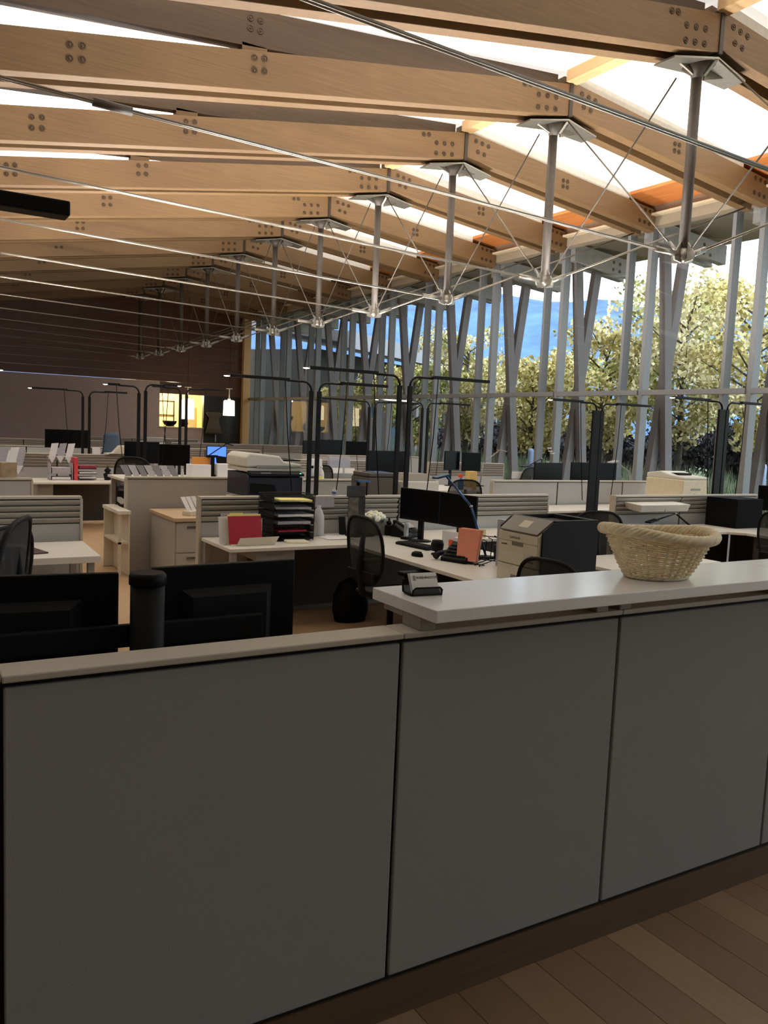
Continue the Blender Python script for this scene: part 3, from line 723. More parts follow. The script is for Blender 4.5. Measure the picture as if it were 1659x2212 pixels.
# file tray with folders
ft_ = thing('file_tray', 'cream angled tray holding the red folder upright', 'tray', (2.73, 6.8, .74), .02)
MB().hexa([(-.2, -.14, 0), (.2, -.14, 0), (.2, .14, 0), (-.2, .14, 0), (-.2, -.14, .012), (.2, -.14, .012), (.2, .14, .012), (-.2, .14, .012)]).build('bottom', lamc, ft_)
MB().hexa([(-.15, -.145, .0), (.2, -.145, .0), (.2, -.135, .0), (-.15, -.135, .0), (-.13, -.17, .07), (.23, -.17, .075), (.23, -.16, .075), (-.13, -.16, .07)]).build('front_lip', lamc, ft_)
B(-.2, .2, .13, .14, 0, .2).build('back_wall', lamc, ft_)
def folder(label, x, y, w, h, m, lean=.05, tab=0, z=.752, rz=0, t=.012):
    f = thing('folder', label, 'folder', (x, y, z), rz)
    MB().hexa([(-w/2, -t, 0), (w/2, -t, 0), (w/2, 0, 0), (-w/2, 0, 0), (-w/2, -t+lean, h), (w/2, -t+lean, h), (w/2, lean, h), (-w/2, lean, h)]).build('cover', m, f)
    if tab: B(tab-.06, tab+.06, lean-.006, lean-.002, h-.002, h+.014).build('tab', m, f)
    return f
folder('red paper folder standing in the cream tray', 2.68, 6.70, .30, .235, redf, .05)
folder('yellow folder edge showing behind the red one', 2.69, 6.735, .30, .245, yel, .05, -.07)
folder('pale loose sheets at the side of the red folder', 2.60, 6.755, .27, .225, paper, .05)
folder('clear plastic sleeve behind the yellow folder', 2.67, 6.785, .34, .25, M('clear_sleeve', (190, 186, 182), .3, 0, .03, alpha=.6), .06)
# black mesh letter trays
lt = thing('letter_tray_tower', 'tall black mesh tower of six letter trays on the white desk', 'tray', (3.18, 6.98, .74), .05)
for i in range(6):
    z = .01+i*.068
    B(-.2, .2, -.14, .14, z, z+.004).build('tray', mesh_b, lt)
    B(-.204, -.2, -.15, .14, z, z+.055).build('tray_side', mesh_b, lt); B(.2, .204, -.15, .14, z, z+.055).build('tray_side', mesh_b, lt); B(-.2, .2, .136, .14, z, z+.055).build('tray_side', mesh_b, lt)
    MB().tube([(-.205, -.15, z+.004), (.205, -.15, z+.004), (.205, .14, z+.055), (-.205, .14, z+.055)], .004, 5, closed=True).build('rim_wire', blk, lt)
for x in (-.205, .205):
    for y in (-.15, .14): MB().cyl((x, y, 0), (x*1.03, y, .415), .004, 6).build('corner_wire', blk, lt)
MB().tube([(-.215, -.16, .415), (.215, -.16, .415), (.215, .15, .415), (-.215, .15, .415)], .005, 5, closed=True).build('top_wire', blk, lt)
for i, (m, lb) in enumerate([(blk2, 'dark papers in the lowest letter tray'), (redf, 'dark red sheets in the second letter tray'), (paperg, 'thick grey paper pile in the third letter tray'), (paper, 'white papers in the fourth letter tray'), (paperg, 'pale sheets in the fifth letter tray'), (yel, 'yellow pad sticking out of the top letter tray')]):
    z = .765+i*.068; w = (.3, .28, .32, .34, .34, .3)[i]
    one('paper_stack', lb, 'paper', B(-w/2, w/2, -.13, .11, 0, (.008, .012, .026, .02, .018, .016)[i]), m, (3.2+(.01, -.02, .0, .02, .0, .03)[i], 6.965, z-.0095), .06-.04*i)
box_thing('note_pads', 'uneven cream pads in front of the letter tray tower', 'paper', (3.17, 6.73, .74), (.19, .13, .022), M('pad_cream', (240, 232, 204), .8), -.15)
one('pump_jug', 'white wrapped jug standing on the desk beside the letter trays', 'bottle', MB().lathe([(.055, 0), (.058, .01), (.056, .17), (.05, .2), (.03, .25), (.018, .27), (.02, .29), (.0, .292)], 16), M('wrap_white', (206, 206, 212), .5, 0, .08, 30), (3.58, 7.12, .74))
box_thing('desk_caddy', 'grey caddy in front of the white wrapped jug', 'caddy', (3.49, 7.1, .74), (.07, .12, .13), lamg)
one('note_sheet', 'white printed note hanging from the screen cap', 'paper', MB().hexa([(-.11, 0, -.1), (.11, 0, -.1), (.11, .002, -.1), (-.11, .002, -.1), (-.115, 0, .0), (.1, 0, .0), (.1, .002, 0), (-.115, .002, 0)]), paperg, (3.7, 7.236, 1.1), .0)
ps = thing('paper_sheets', 'loose white sheets on the desk near the letter trays', 'paper', (3.66, 6.95, .74))
for i in range(4): o = B(-.14, .14, -.105, .105, i*.0015, i*.0015+.001).build('sheet', paper, ps, (i*.012-.02, -i*.02+.02, 0)); o.rotation_euler.z = .5-.17*i
fr = thing('standing_photo', 'dark frame with a grey card leaning by the screen', 'photo', (3.92, 7.13, .74))
MB().hexa([(-.09, -.02, 0), (-.03, -.02, 0), (-.03, .03, 0), (-.09, .03, 0), (-.09, .02, .17), (-.04, .02, .17), (-.04, .05, .17), (-.09, .05, .17)]).build('frame', blk2, fr)
MB().hexa([(-.02, -.02, 0), (.09, -.02, 0), (.09, -.01, 0), (-.02, -.01, 0), (-.02, .03, .17), (.09, .03, .17), (.09, .04, .17), (-.02, .04, .17)]).build('card', lamg, fr)
# photo tree
pt_ = thing('photo_stand', 'tall dark stand of small photographs in front of the screen', 'stand', (3.93, 6.98, .74))
B(-.1, .16, -.06, .06, 0, .025).build('base', blk2, pt_, bev=.004)
B(-.03, .05, -.01, .01, .02, .09).build('stem', blk, pt_)
pcs = [M('photo_dark', (44, 44, 46), .5, 0, .7, 14), M('photo_mid', (92, 88, 84), .5, 0, .5, 22), M('photo_blue', (52, 62, 78), .5, 0, .5, 18)]
B(-.11, .0, -.014, -.008, .09, .38).build('photo', pcs[1], pt_); B(.0, .07, -.016, -.01, .07, .38).build('photo', pcs[0], pt_); B(-.12, -.01, -.022, -.016, .07, .16).build('photo', pcs[2], pt_)
B(-.135, .06, -.02, -.012, .385, .49).build('photo', pcs[0], pt_)
B(-.11, .07, -.008, .0, .07, .46).build('backing', blk, pt_)
tl_ = thing('screen_lamp', 'small black lamp with a bluish top above the photographs', 'lamp', (4.20, 7.295, 1.107))
MB().cyl((.0, 0, 0), (0, 0, .15), .008, 8).build('post', blk, tl_)
MB().hexa([(-.13, -.05, .135), (.02, -.05, .135), (.02, .05, .135), (-.13, .05, .135), (-.13, -.05, .155), (.02, -.05, .15), (.02, .05, .15), (-.13, .05, .155)]).build('lamp_head', blueg, tl_)
MB().cyl((-.1, 0, .09), (-.1, 0, .14), .02, 8).build('knuckle', blk, tl_)
# flowers
va = thing('vase', 'grey square vase under the cream roses', 'vase', (4.17, 7.08, .74))
MB().hexa([(-.085, -.085, 0), (.085, -.085, 0), (.085, .085, 0), (-.085, .085, 0), (-.095, -.095, .14), (.095, -.095, .14), (.095, .095, .14), (-.095, .095, .14)]).build('body', M('vase_grey', (120, 120, 116), .4), va, bev=.006)
fl_ = thing('rose_bouquet', 'round bouquet of cream white roses in the grey vase', 'flowers', (4.17, 7.08, .88))
rg = random.Random(5); rosem = [M('rose_cream', (240, 236, 206), .7, 0, .1, 40), M('rose_white', (238, 240, 232), .7, 0, .06, 40)]
for i in range(17):
    a = i*2.4; r = .105*math.sqrt((i+.5)/17); z = .065*(1-(r/.12)**2)
    mb = MB()
    for q in range(3):
        rr = .034-.009*q; mb.lathe([(rr*.35, -.02), (rr*.95, -.006), (rr, .012), (rr*.82, .02+.003*q)], 9, (0, 0, .004*q))
    mb.lathe([(.006, .0), (.009, .02), (0, .026)], 7); o = mb.build('rose', rosem[i % 2], fl_, (r*math.cos(a), r*math.sin(a), z)); o.rotation_euler = (math.sin(a)*-r*7, math.cos(a)*r*7, a)
lf = MB()
for i in range(26):
    a = i*.8; x, y = .1*math.cos(a), .1*math.sin(a); lf.add([(x, y, -.01), (x*1.25-y*.2, y*1.25+x*.2, .0), (x*1.5, y*1.5, -.02+.02*(i % 3)), (x*1.25+y*.2, y*1.25-x*.2, .0)], [(0, 1, 2, 3)])
lf.build('leaves', M('rose_leaf', (84, 100, 62), .6), fl_)
fg = thing('figurine', 'small black pot with a figure standing by the screen seam', 'figurine', (4.3, 7.0, .74))
MB().hexa([(-.05, -.05, 0), (.05, -.05, 0), (.05, .05, 0), (-.05, .05, 0), (-.055, -.055, .1), (.055, -.055, .1), (.055, .055, .1), (-.055, .055, .1)]).build('pot', blk2, fg)
MB().lathe([(.012, .1), (.03, .115), (.02, .135), (.009, .145), (.012, .16), (0, .17)], 10).build('figure', blk, fg)
one('switch_plate', 'white plate on the screen next to the dark twin screens', 'plate', B(-.05, .05, -.006, 0, -.09, .09), paper, (4.66, 7.25, .99))
ph = thing('desk_phone', 'black desk telephone with a handset beside the screens', 'phone', (4.42, 6.85, .74), .35)
MB().hexa([(-.13, -.11, 0), (.13, -.11, 0), (.13, .11, 0), (-.13, .11, 0), (-.13, -.11, .03), (.13, -.11, .03), (.13, .09, .13), (-.13, .09, .13)]).build('body', blk, ph, bev=.006)
MB().hexa([(-.03, -.02, .085), (.1, -.02, .085), (.1, .06, .122), (-.03, .06, .122), (-.03, -.022, .09), (.1, -.022, .09), (.1, .058, .127), (-.03, .058, .127)]).build('display', lamg, ph)
MB().tube([(-.1, -.1, .06), (-.1, -.08, .09), (-.1, .06, .15), (-.1, .09, .14)], [.022, .016, .016, .022], 8).build('handset', blk2, ph)
for i in range(4):
    for j in range(3): B(-.02+j*.035, .004+j*.035, -.09+i*.02, -.078+i*.02, .035+i*.009, .05+i*.009).build('key', blk2, ph)
dp = thing('cordless_phone', 'small silver cordless handset upright in its cradle', 'phone', (4.3, 6.68, .74), .3)
B(-.04, .04, -.04, .04, 0, .03).build('cradle', blk, dp, bev=.006); B(-.024, .024, -.012, .012, .02, .16).build('handset', M('silver', (168, 168, 170), .35, .4), dp, bev=.006); B(-.017, .017, -.0135, -.012, .09, .135).build('display', M('lcd', (150, 160, 150), .3), dp)
monitor('black screen of the desk pair nearer the roses', (4.337, 6.537, .74), -1.309, .488, .30, .341, group='twin screens on the long white desk')
monitor('black screen of the desk pair nearer the printer', (4.426, 6.05, .74), -1.466, .488, .30, .341, group='twin screens on the long white desk')
kb = thing('keyboard', 'black keyboard on the long white desk', 'keyboard', (4.13, 6.22, .74), -1.45)
B(-.22, .22, -.08, .08, 0, .022).build('base', blk, kb, bev=.005)
for r in range(5):
    for c in range(14): B(-.205+c*.0295, -.18+c*.0295, -.07+r*.028, -.047+r*.028, .022, .028).build('key', blk2, kb)
def mouse(label, loc, rz, s=1):
    t = thing('mouse', label, 'mouse', loc, rz)
    MB().lathe([(.05, 0), (.052, .012), (.045, .03), (.025, .042), (0, .045)], 16, (0, 0, 0), .65*s, 1.15*s).build('body', blk, t); B(-.003, .003, -.045, -.02, .03, .044).build('wheel', blk2, t)
mouse('black mouse near the front edge of the long desk', (3.82, 5.75, .74), .3)
one('speaker', 'round black puck speaker on a small foot by the keyboard', 'speaker', MB().lathe([(.05, 0), (.05, .012), (.02, .02), (.02, .03), (.05, .035), (.056, .09), (.045, .125), (0, .13)], 18), blk, (4.04, 5.78, .74))
box_thing('calendar_card', 'white card with a red sticker leaning below the screens', 'card', (4.35, 6.02, .74), (.012, .2, .16), paper, .25)
one('red_sticker', 'orange red sticker on the white leaning card', 'sticker', B(-.002, .0, -.05, .03, 0, .06), M('sticker_red', (226, 84, 52), .6), (4.33, 5.98, .77), .25)
box_thing('envelope_stack', 'white envelopes standing beside the orange folders', 'envelope', (4.22, 5.62, .74), (.05, .26, .15), paper, .12)
for i, (p, m) in enumerate((((4.5, 5.86, .93), M('note_pink', (238, 214, 196), .8)), ((4.47, 5.72, .91), M('note_yellow', (240, 230, 170), .8)))):
    one('sticky_note', ['pink sticky note on the lower edge of the dark screen', 'yellow sticky note below the dark screen'][i], 'note', B(-.002, 0, -.035, .035, -.03, .045), m, p, .25)
ph2 = thing('desk_phone', 'black angled telephone with a coiled handset before the orange folders', 'phone', (4.02, 5.43, .74), -1.2)
MB().hexa([(-.12, -.1, 0), (.12, -.1, 0), (.12, .1, 0), (-.12, .1, 0), (-.12, -.1, .03), (.12, -.1, .03), (.12, .08, .15), (-.12, .08, .15)]).build('body', blk, ph2, bev=.006)
for i in range(4):
    for j in range(6): B(-.1+j*.034, -.075+j*.034, -.085+i*.036, -.06+i*.036, .035+i*.022, .058+i*.022).build('key', blk2, ph2)
MB().tube([(-.17, -.1, .03), (-.165, -.06, .05), (-.165, .06, .05), (-.17, .1, .03)], [.03, .022, .022, .03], 8).build('handset', blk, ph2)
rk = thing('wire_file_rack', 'black wire rack holding the orange folders', 'rack', (4.12, 5.33, .74), .5)
for i in range(5):
    y = -.1+i*.05
    MB().tube([(-.17+.03*i, y, .0), (-.17+.03*i, y, .01), (.16, y, .02), (.18, y, .2-.02*i), (.1, y, .22-.02*i)], .0045, 6).build('wire', blk, rk)
for (x, z) in ((-.12, .008), (.1, .016), (.18, .2)): MB().cyl((x, -.12, z), (x, .12, z), .0045, 6).build('cross_wire', blk, rk)
for i in range(3):
    o = thing('folder', ['orange folder at the front of the wire rack', 'orange folder in the middle of the wire rack', 'pale orange folder at the back of the wire rack'][i], 'folder', (4.0+i*.022, 5.31+.012*i, .765), -1.12-.06*i)
    MB().hexa([(-.085, -.01, 0), (.085, -.01, 0), (.085, 0, 0), (-.085, 0, 0), (-.1, .03, .25), (.1, .03, .25), (.1, .04, .25), (-.1, .04, .25)]).build('cover', oran if i < 2 else M('folder_salmon', (240, 170, 140), .7), o)
one('pen_cup', 'black mesh pen cup behind the wire rack', 'cup', MB().lathe([(.045, 0), (.05, .12), (.047, .12), (.042, .005)], 14), mesh_b, (4.42, 5.42, .74))
one('paper_holder', 'grey upright holder of white papers beside the printer', 'holder', B(-.04, .04, -.14, .14, 0, .37), paperg, (4.25, 5.05, .74), .1)
task_lamp('slim blue-black task lamp leaning over the twin screens', (4.36, 5.52, .74), 0, [(0, 0, .015), (-.19, -.01, .44), (-.44, .02, .69)], (.1, .045), blueg)
# laser printer
def laser():
    t = thing('laser_printer', 'beige and black laser printer with a tilted control panel', 'printer', (4.13, 4.53, .74), 0)
    # front faces -X
    w, d = .44, .54
    B(-d/2, d/2, -w/2, w/2, .0, .12).build('lower_tray', beige, t, bev=.006)
    MB().prism([(-d/2, .124), (d/2-.02, .124), (d/2-.02, .43), (-d/2+.1, .43), (-d/2, .35)], 'y', -w/2+.004, w/2-.004).build('body', beige, t, bev=.004)
    MB().prism([(-d/2+.02, .0), (d/2, .0), (d/2, .44), (-d/2+.11, .45), (-d/2+.02, .385)], 'y', -w/2-.012, -w/2+.004).build('side_panel', M('printer_black', (24, 24, 25), .6, spec=.2), t, bev=.003)
    MB().prism([(-d/2+.02, .0), (d/2, .0), (d/2, .44), (-d/2+.11, .45), (-d/2+.02, .385)], 'y', w/2-.004, w/2+.012).build('side_panel', M('printer_black', (38, 38, 40)), t, bev=.003)
    MB().hexa([(-d/2-.004, -w/2+.02, .36), (-d/2+.13, -w/2+.01, .452), (-d/2+.13, w/2-.01, .452), (-d/2-.004, w/2-.02, .36), (-d/2-.006, -w/2+.02, .368), (-d/2+.128, -w/2+.01, .462), (-d/2+.128, w/2-.01, .462), (-d/2-.006, w/2-.02, .368)]).build('control_panel', greyp, t)
    sc_ = MB().hexa([(-d/2+.035, -.05, .393), (-d/2+.095, -.05, .436), (-d/2+.095, .05, .436), (-d/2+.035, .05, .393), (-d/2+.034, -.05, .397), (-d/2+.094, -.05, .44), (-d/2+.094, .05, .44), (-d/2+.034, .05, .397)]); sc_.build('display', M('panel_display', (196, 186, 160), .4), t)
    for (a, b, c, e) in ((-d/2+.13, d/2, -w/2-.01, -w/2+.03), (-d/2+.13, d/2, w/2-.03, w/2+.01), (-d/2+.13, -d/2+.17, -w/2+.03, w/2-.03), (d/2-.05, d/2, -w/2+.03, w/2-.03)):
        B(a, b, c, e, .43, .462).build('top_frame', blk2, t, bev=.003)
    B(-d/2+.17, d/2-.05, -w/2+.03, w/2-.03, .425, .433).build('output_tray', blk, t)
    B(-d/2-.006, -d/2, -w/2+.01, w/2-.01, .29, .352).build('front_band', beige, t, bev=.003)
    B(-d/2-.005, -d/2, -w/2+.01, w/2-.01, .13, .286).build('front_door', beige, t, bev=.003)
    B(-d/2-.008, -d/2-.004, -.06, .06, .262, .29).build('handle', greyp, t, bev=.003)
    B(-d/2-.004, -d/2, -.06, .06, .02, .05).build('tray_handle', greyp, t, bev=.003)
    rot = (PI/2, 0, -PI/2)
    text_part('Lexmark', .032, M('ink_dark', (70, 66, 60), .7), t, (-d/2-.0068, .03, .32), rot)
    for (y, z, w_) in ((.16, .26, .03), (.13, .262, .03), (-.16, .21, .02), (-.15, .165, .045)): B(-d/2-.0062, -d/2-.005, y-w_/2, y+w_/2, z-.004, z+.004).build('print_mark', M('ink_dark', (70, 66, 60)), t)
    B(-d/2-.006, -d/2-.005, -.17, -.07, .16, .225).build('sticker', M('sticker_pale', (196, 188, 172), .6), t)
laser()
chair('black mesh chair with its tall back turned to the long white desk', 3.56, 5.72, .06)
chair('black chair whose back tip shows behind the white shelf', 3.77, 3.88, .25, s=.95)
chair('dark chair standing between the laser printer and the basket', 5.95, 5.95, 1.1)
# left: table and chairs
desk('small white table with square legs beside the open floor', [(-.6, 6.45), (1.42, 6.45), (1.45, 7.27), (-.6, 7.27)], legs=[(1.36, 6.52), (1.36, 7.2), (-.5, 6.5)], name='side_table', th=.05, modesty=[(-.4, .98, 7.18, 7.22, .02, .69)])
box_thing('dark_folder', 'dark flat folder at the edge of the small white table', 'folder', (.93, 6.78, .74), (.24, .3, .012), M('maroon', (60, 36, 38), .5), .25)
chair('large dark chair back cut by the edge beside the small table', .33, 5.02, 2.75, s=1.12)
chair('black ribbed chair beside the large dark chair', .50, 5.98, 2.3, s=.98)
# file cabinet, bookcase, copier
fc = thing('file_cabinet', 'grey two-drawer file cabinet with a tan wooden top', 'cabinet', (3.06, 9.2, 0))
B(-.37, .37, -.46, .46, 0, .70).build('body', slatm, fc, bev=.004); B(-.39, .38, -.5, .48, .7, .74).build('top', M('tan_top', (186, 158, 124), .5), fc, bev=.004)
for z in (.03, .365):
    d = B(-.36, .36, -.475, -.46, z, z+.32).build('drawer', slatm, fc, bev=.004); B(-.24, .24, -.487, -.475, z+.262, z+.284).build('handle', M('pull_dark', (84, 80, 74), .5), d)
ct = thing('card_tray', 'cream card tray with white sheets on the file cabinet', 'tray', (2.98, 8.98, .74), .5)
B(-.13, .13, -.06, .06, 0, .05).build('tray', lamc, ct, bev=.004)
for i in range(3): MB().hexa([(-.1+.08*i, .0, .03), (-.04+.08*i, .0, .03), (-.04+.08*i, .004, .03), (-.1+.08*i, .004, .03), (-.14+.08*i, .08, .2), (-.07+.08*i, .08, .2), (-.07+.08*i, .084, .2), (-.14+.08*i, .084, .2)]).build('sheet', paper, ct)
bk = thing('bookcase', 'narrow cream bookcase with an open shelf at the screen end', 'bookcase', (2.37, 9.85, 0))
B(-.1, .04, -.38, .4, .70, .74).build('top', lam, bk, bev=.003); B(.02, .035, -.36, .38, 0, .7).build('side_panel', lamc, bk); B(-.09, -.06, -.36, -.33, 0, .7).build('side_panel', lamc, bk); B(-.09, .02, -.36, .38, .36, .385).build('shelf', lamc, bk); B(-.09, .02, .35, .38, 0, .7).build('side_panel', lamc, bk)
screen_wall('plain beige screen behind the file cabinet', 2.43, 3.76, 9.76, slats=False, face=slatm)
screen_wall('pale screen behind the letter trays, beside the copier', 4.45, 6.6, 9.5, slats=False)
screen_wall('long pale panelled screen carrying the twin black screens', 7.54, 11.0, 9.46, slats=False, seams=(8.77, 10.15))
screen_wall('plain screen cut by the edge behind the small table', -.6, 1.37, 9.45, slats=False)
cp = thing('copier', 'large white and navy office copier behind the letter trays', 'copier', (3.82, 9.05, 0))
w = .33
B(-w, w+.03, -.3, .33, 0, .93).build('cabinet', beige, cp, bev=.006)
B(-.02, -.016, -.303, -.3, .05, .93).build('door_seam', gap, cp)
B(w+.0, w+.06, -.25, .3, .5, 1.2).build('side_cover', whitep, cp, bev=.01)
MB().prism([(-.36, .96), (.3, .96), (.3, 1.22), (-.3, 1.22), (-.36, 1.18)], 'x', -w, w).build('front_cover', navy, cp, bev=.006)
MB().hexa([(-w+.02, -.363, 1.0), (.02, -.363, .97), (.02, -.36, .97), (-w+.02, -.36, 1.0), (-w+.02, -.363, 1.12), (-.02, -.363, 1.1), (-.02, -.36, 1.1), (-w+.02, -.36, 1.12)]).build('exit_slot', blk, cp)
MB().hexa([(-w+.01, -.42, 1.2), (w-.01, -.42, 1.2), (w-.01, -.2, 1.24), (-w+.01, -.2, 1.24), (-w+.01, -.42, 1.225), (w-.01, -.42, 1.225), (w-.01, -.2, 1.275), (-w+.01, -.2, 1.275)]).build('control_panel', blk2, cp)
B(-.2, -.08, -.405, -.34, 1.226, 1.236).build('display', M('panel_grey', (150, 156, 160), .4), cp)
MB().lathe([(.008, 0), (.008, .006)], 8, (.28, -.405, 1.228)).build('status_light', ME('green_led', (40, 240, 130), 8), cp)
B(-w, w, -.3, .3, 1.24, 1.285).build('scanner_base', whitep, cp, bev=.008)
MB().prism([(-w-.02, 1.29), (.34, 1.29), (.34, 1.33), (.12, 1.36), (.06, 1.42), (-w+.04, 1.45), (-w-.02, 1.40)], 'y', -.31, .3).build('document_feeder', whitep, cp, bev=.02)
B(.1, .36, -.22, .24, 1.36, 1.375).build('paper_tray', blk, cp)
B(-.22, .2, -.315, -.309, 1.285, 1.315).build('grip_slot', lamg, cp)
text_part('xerox', .032, M('ink_light', (150, 160, 176), .6), cp, (.22, -.3605, .995), (PI/2, 0, 0))
MB().lathe([(0, -.012), (.009, -.008), (.012, 0), (.009, .008), (0, .012)], 10, (.285, -.36, .995)).build('emblem', M('ink_light', (150, 160, 176)), cp)

# ------------------------------------------------------------------ row A, basket side
desk('white corner desk under the screen with the white tray', [(7.5, 6.35), (8.55, 6.3), (8.7, 6.15), (8.7, 4.6), (9.5, 4.6), (9.5, 6.99), (7.5, 6.99)], legs=[(7.55, 6.4), (9.45, 4.65)], modesty=[(7.6, 9.4, 6.9, 6.93, .05, .7), (9.44, 9.47, 4.7, 6.9, .05, .7), (8.78, 8.8, 4.65, 6.1, .05, .7)])
wt = thing('wall_tray', 'cream double tray hooked on the screen slats behind the basket', 'tray', (8.05, 7.0, .93))
for i in range(2): MB().hexa([(-.4+i*.42, -.18, 0), (-.0+i*.42, -.18, 0), (.0+i*.42, .05, .02), (-.4+i*.42, .05, .02), (-.44+i*.42, -.22, .085), (.0+i*.42, -.22, .085), (.0+i*.42, .05, .1), (-.44+i*.42, .05, .1)]).build('tray', whitep, wt, bev=.004)
box_thing('mesh_organizer', 'black mesh box in the corner of the desk below the slats', 'box', (9.22, 6.72, .74), (.5, .45, .36), M('mesh_box', (9, 9, 9), .8, 0, .3, 120, 0, alpha=.95, spec=.1))
lp = thing('laptop', 'closed laptop with a bluish edge on the corner desk', 'laptop', (7.85, 6.62, .74), .1)
B(-.17, .17, -.12, .12, 0, .025).build('body', blueg, lp, bev=.004); B(-.17, .17, -.12, .12, .026, .034).build('lid', blueg, lp, bev=.003)
box_thing('paper_stack', 'grey paper pile beside the closed laptop', 'paper', (7.66, 6.85, .74), (.24, .2, .04), paperg)
task_lamp('low black task lamp bent over the corner desk', (8.45, 6.75, .74), 0, [(0, 0, .02), (-.25, .02, .17), (-.62, .0, .10)], (.14, .04))
one('wall_phone', 'white telephone receiver at the end of the slatted screen', 'phone', B(-.03, .03, -.03, .03, 0, .16), paperg, (9.62, 6.9, .76), .2, None, .01)
chair('mesh chair cut by the edge in front of the corner desk', 8.26, 5.26, .0)
one('paper_plate', 'white round lid on the chair arm by the photo edge', 'lid', MB().lathe([(.07, 0), (.08, .008), (.0, .009)], 18), paper, (8.93, 5.55, .741))
desk('low white side desk behind the laser printer', [(5.2, 4.9), (6.6, 4.9), (6.6, 5.55), (5.2, 5.55)], z=.7, legs=[(5.25, 4.95), (6.55, 4.95)], drawers=[(5.3, 5.8, 4.95, 5.5, .05, .66)])
monitor('black screen standing at the far end of the slatted screen', (9.85, 6.55, .74), -.6, .5, .32, .36)

# ------------------------------------------------------------------ gantry lights
desk_light('black gantry light with a glowing tip above the twin dark screens', 4.74, 7.62, 2.345, 1.07, -1, led=True)
desk_light('black gantry light reaching over the trees beside the glowing one', 4.87, 7.62, 2.345, 1.05, 1)
desk_light('black gantry light with a glowing tip beside the copier', 4.21, 8.66, 2.27, .98, -1, led=True)
desk_light('black gantry light reaching right from beside the copier', 4.31, 8.66, 2.27, .9, 1)
desk_light('thick black gantry post with a glowing tip over the pale panelled screen', 8.61, 8.6, 2.252, .84, -1, led=True, width=.13)
desk_light('gantry light paired with the thick post over the pale panelled screen', 8.715, 8.6, 2.252, .95, 1, width=.06)
desk_light('thick black gantry post with glowing tips behind the white tray', 9.75, 7.42, 2.325, .97, -1, led=True, width=.12)
desk_light('gantry light paired with the post behind the white tray', 9.86, 7.42, 2.325, .7, 1, width=.06)
desk_light('gantry light with a small glowing tip behind the brown printer', 7.76, 13.5, 2.25, 1.0, -1, led=True)
desk_light('gantry light reaching right behind the brown printer', 7.88, 13.5, 2.25, .95, 1)
desk_light('gantry light left of the trees in the middle row', 9.0, 13.6, 2.295, 1.0, -1, led=True)
desk_light('gantry light reaching over the trees in the middle row', 9.13, 13.6, 2.295, 1.0, 1)
desk_light('gantry light with a bright tip before the pale far wall', 3.34, 12.75, 2.245, .46, -1, led=True)
desk_light('gantry light ending at the edge of the pale far wall', 3.44, 12.75, 2.285, .48, 1, led=True)
desk_light('dark gantry light before the pale far wall, second pair', 3.3, 16.6, 2.23, .9, -1, led=True)
desk_light('dark gantry light beside the second pair before the far wall', 3.42, 16.6, 2.23, .7, 1)
desk_light('dark gantry light in front of the lit opening', 4.55, 14.6, 2.32, .5, -1)
desk_light('dark gantry light in front of the lit opening, paired', 4.66, 14.6, 2.32, .7, 1)
desk_light('gantry light whose tip glows at the photo edge before the far wall', -.1, 10.9, 2.27, 1.3, 1, led=True, cable=False)

# ------------------------------------------------------------------ behind row A
desk('long white desk behind the slatted screen holding two printers', [(4.5, 8.55), (6.75, 8.55), (6.75, 9.4), (4.5, 9.4)], legs=[(4.55, 8.6), (6.7, 8.6)], modesty=[(4.6, 6.6, 9.3, 9.33, .05, .7)])
bp = thing('brown_printer', 'dark brown laser printer between the gantry posts', 'printer', (5.25, 8.95, .74))
B(-.2, .2, -.22, .22, 0, .44).build('body', M('printer_brown', (74, 66, 54), .5), bp, bev=.006); B(-.19, .19, -.2, .2, .45, .5).build('top', M('printer_brown', (74, 66, 54)), bp, bev=.01); B(-.12, .14, -.18, .1, .5, .506).build('output_lid', blueg, bp); B(-.17, .17, -.226, -.22, .05, .2).build('front_tray', M('printer_brown2', (60, 54, 44), .5), bp); B(-.195, .195, -.2, .2, .44, .45).build('seam', gap, bp)
wp = thing('white_printer', 'white printer with a grey lid behind the twin dark screens', 'printer', (5.83, 8.95, .74))
B(-.27, .25, -.22, .22, 0, .4).build('body', whitep, wp, bev=.01); MB().hexa([(-.26, -.2, .4), (.24, -.2, .4), (.24, .2, .4), (-.26, .2, .4), (-.18, -.12, .49), (.14, -.12, .49), (.14, .16, .49), (-.18, .16, .49)]).build('lid', greyp, wp, bev=.006); B(-.05, .05, -.125, -.115, .44, .48).build('display', lamg, wp); B(-.2, .1, -.226, -.22, .2, .23).build('handle', lamg, wp)
bottle('small water bottle with a blue label standing on the screen cap', (3.84, 7.31, 1.107), .075, .022, label_m=M('label_blue', (60, 90, 150), .5))
desk('white counter desk in front of the pale panelled screen', [(7.6, 8.66), (9.85, 8.66), (9.85, 9.42), (7.6, 9.42)], legs=[(7.65, 8.7), (9.8, 8.7)], modesty=[(7.7, 9.7, 8.75, 8.78, .05, .7)])
desk('white desk end carrying the big white printer', [(9.95, 8.1), (11.1, 8.1), (11.1, 9.42), (9.95, 9.42)], legs=[(10.0, 8.15), (11.05, 8.15)])
bwp = thing('large_white_printer', 'large white laser printer standing by the glass wall', 'printer', (10.55, 8.75, .74))
B(-.27, .3, -.36, .36, 0, .46).build('body', M('printer_cream', (230, 218, 188), .5), bwp, bev=.015)
MB().prism([(-.36, .46), (.36, .46), (.36, .53), (.1, .57), (-.1, .52), (-.36, .5)], 'x', -.26, .29).build('top_cover', whitep, bwp, bev=.015); B(-.12, .16, -.15, .15, .52, .548).build('output_slot', blk, bwp); B(-.15, .2, -.366, -.36, .04, .1).build('front_tray', lamg, bwp); B(-.1, .12, -.364, -.36, .3, .33).build('mark', lamg, bwp)
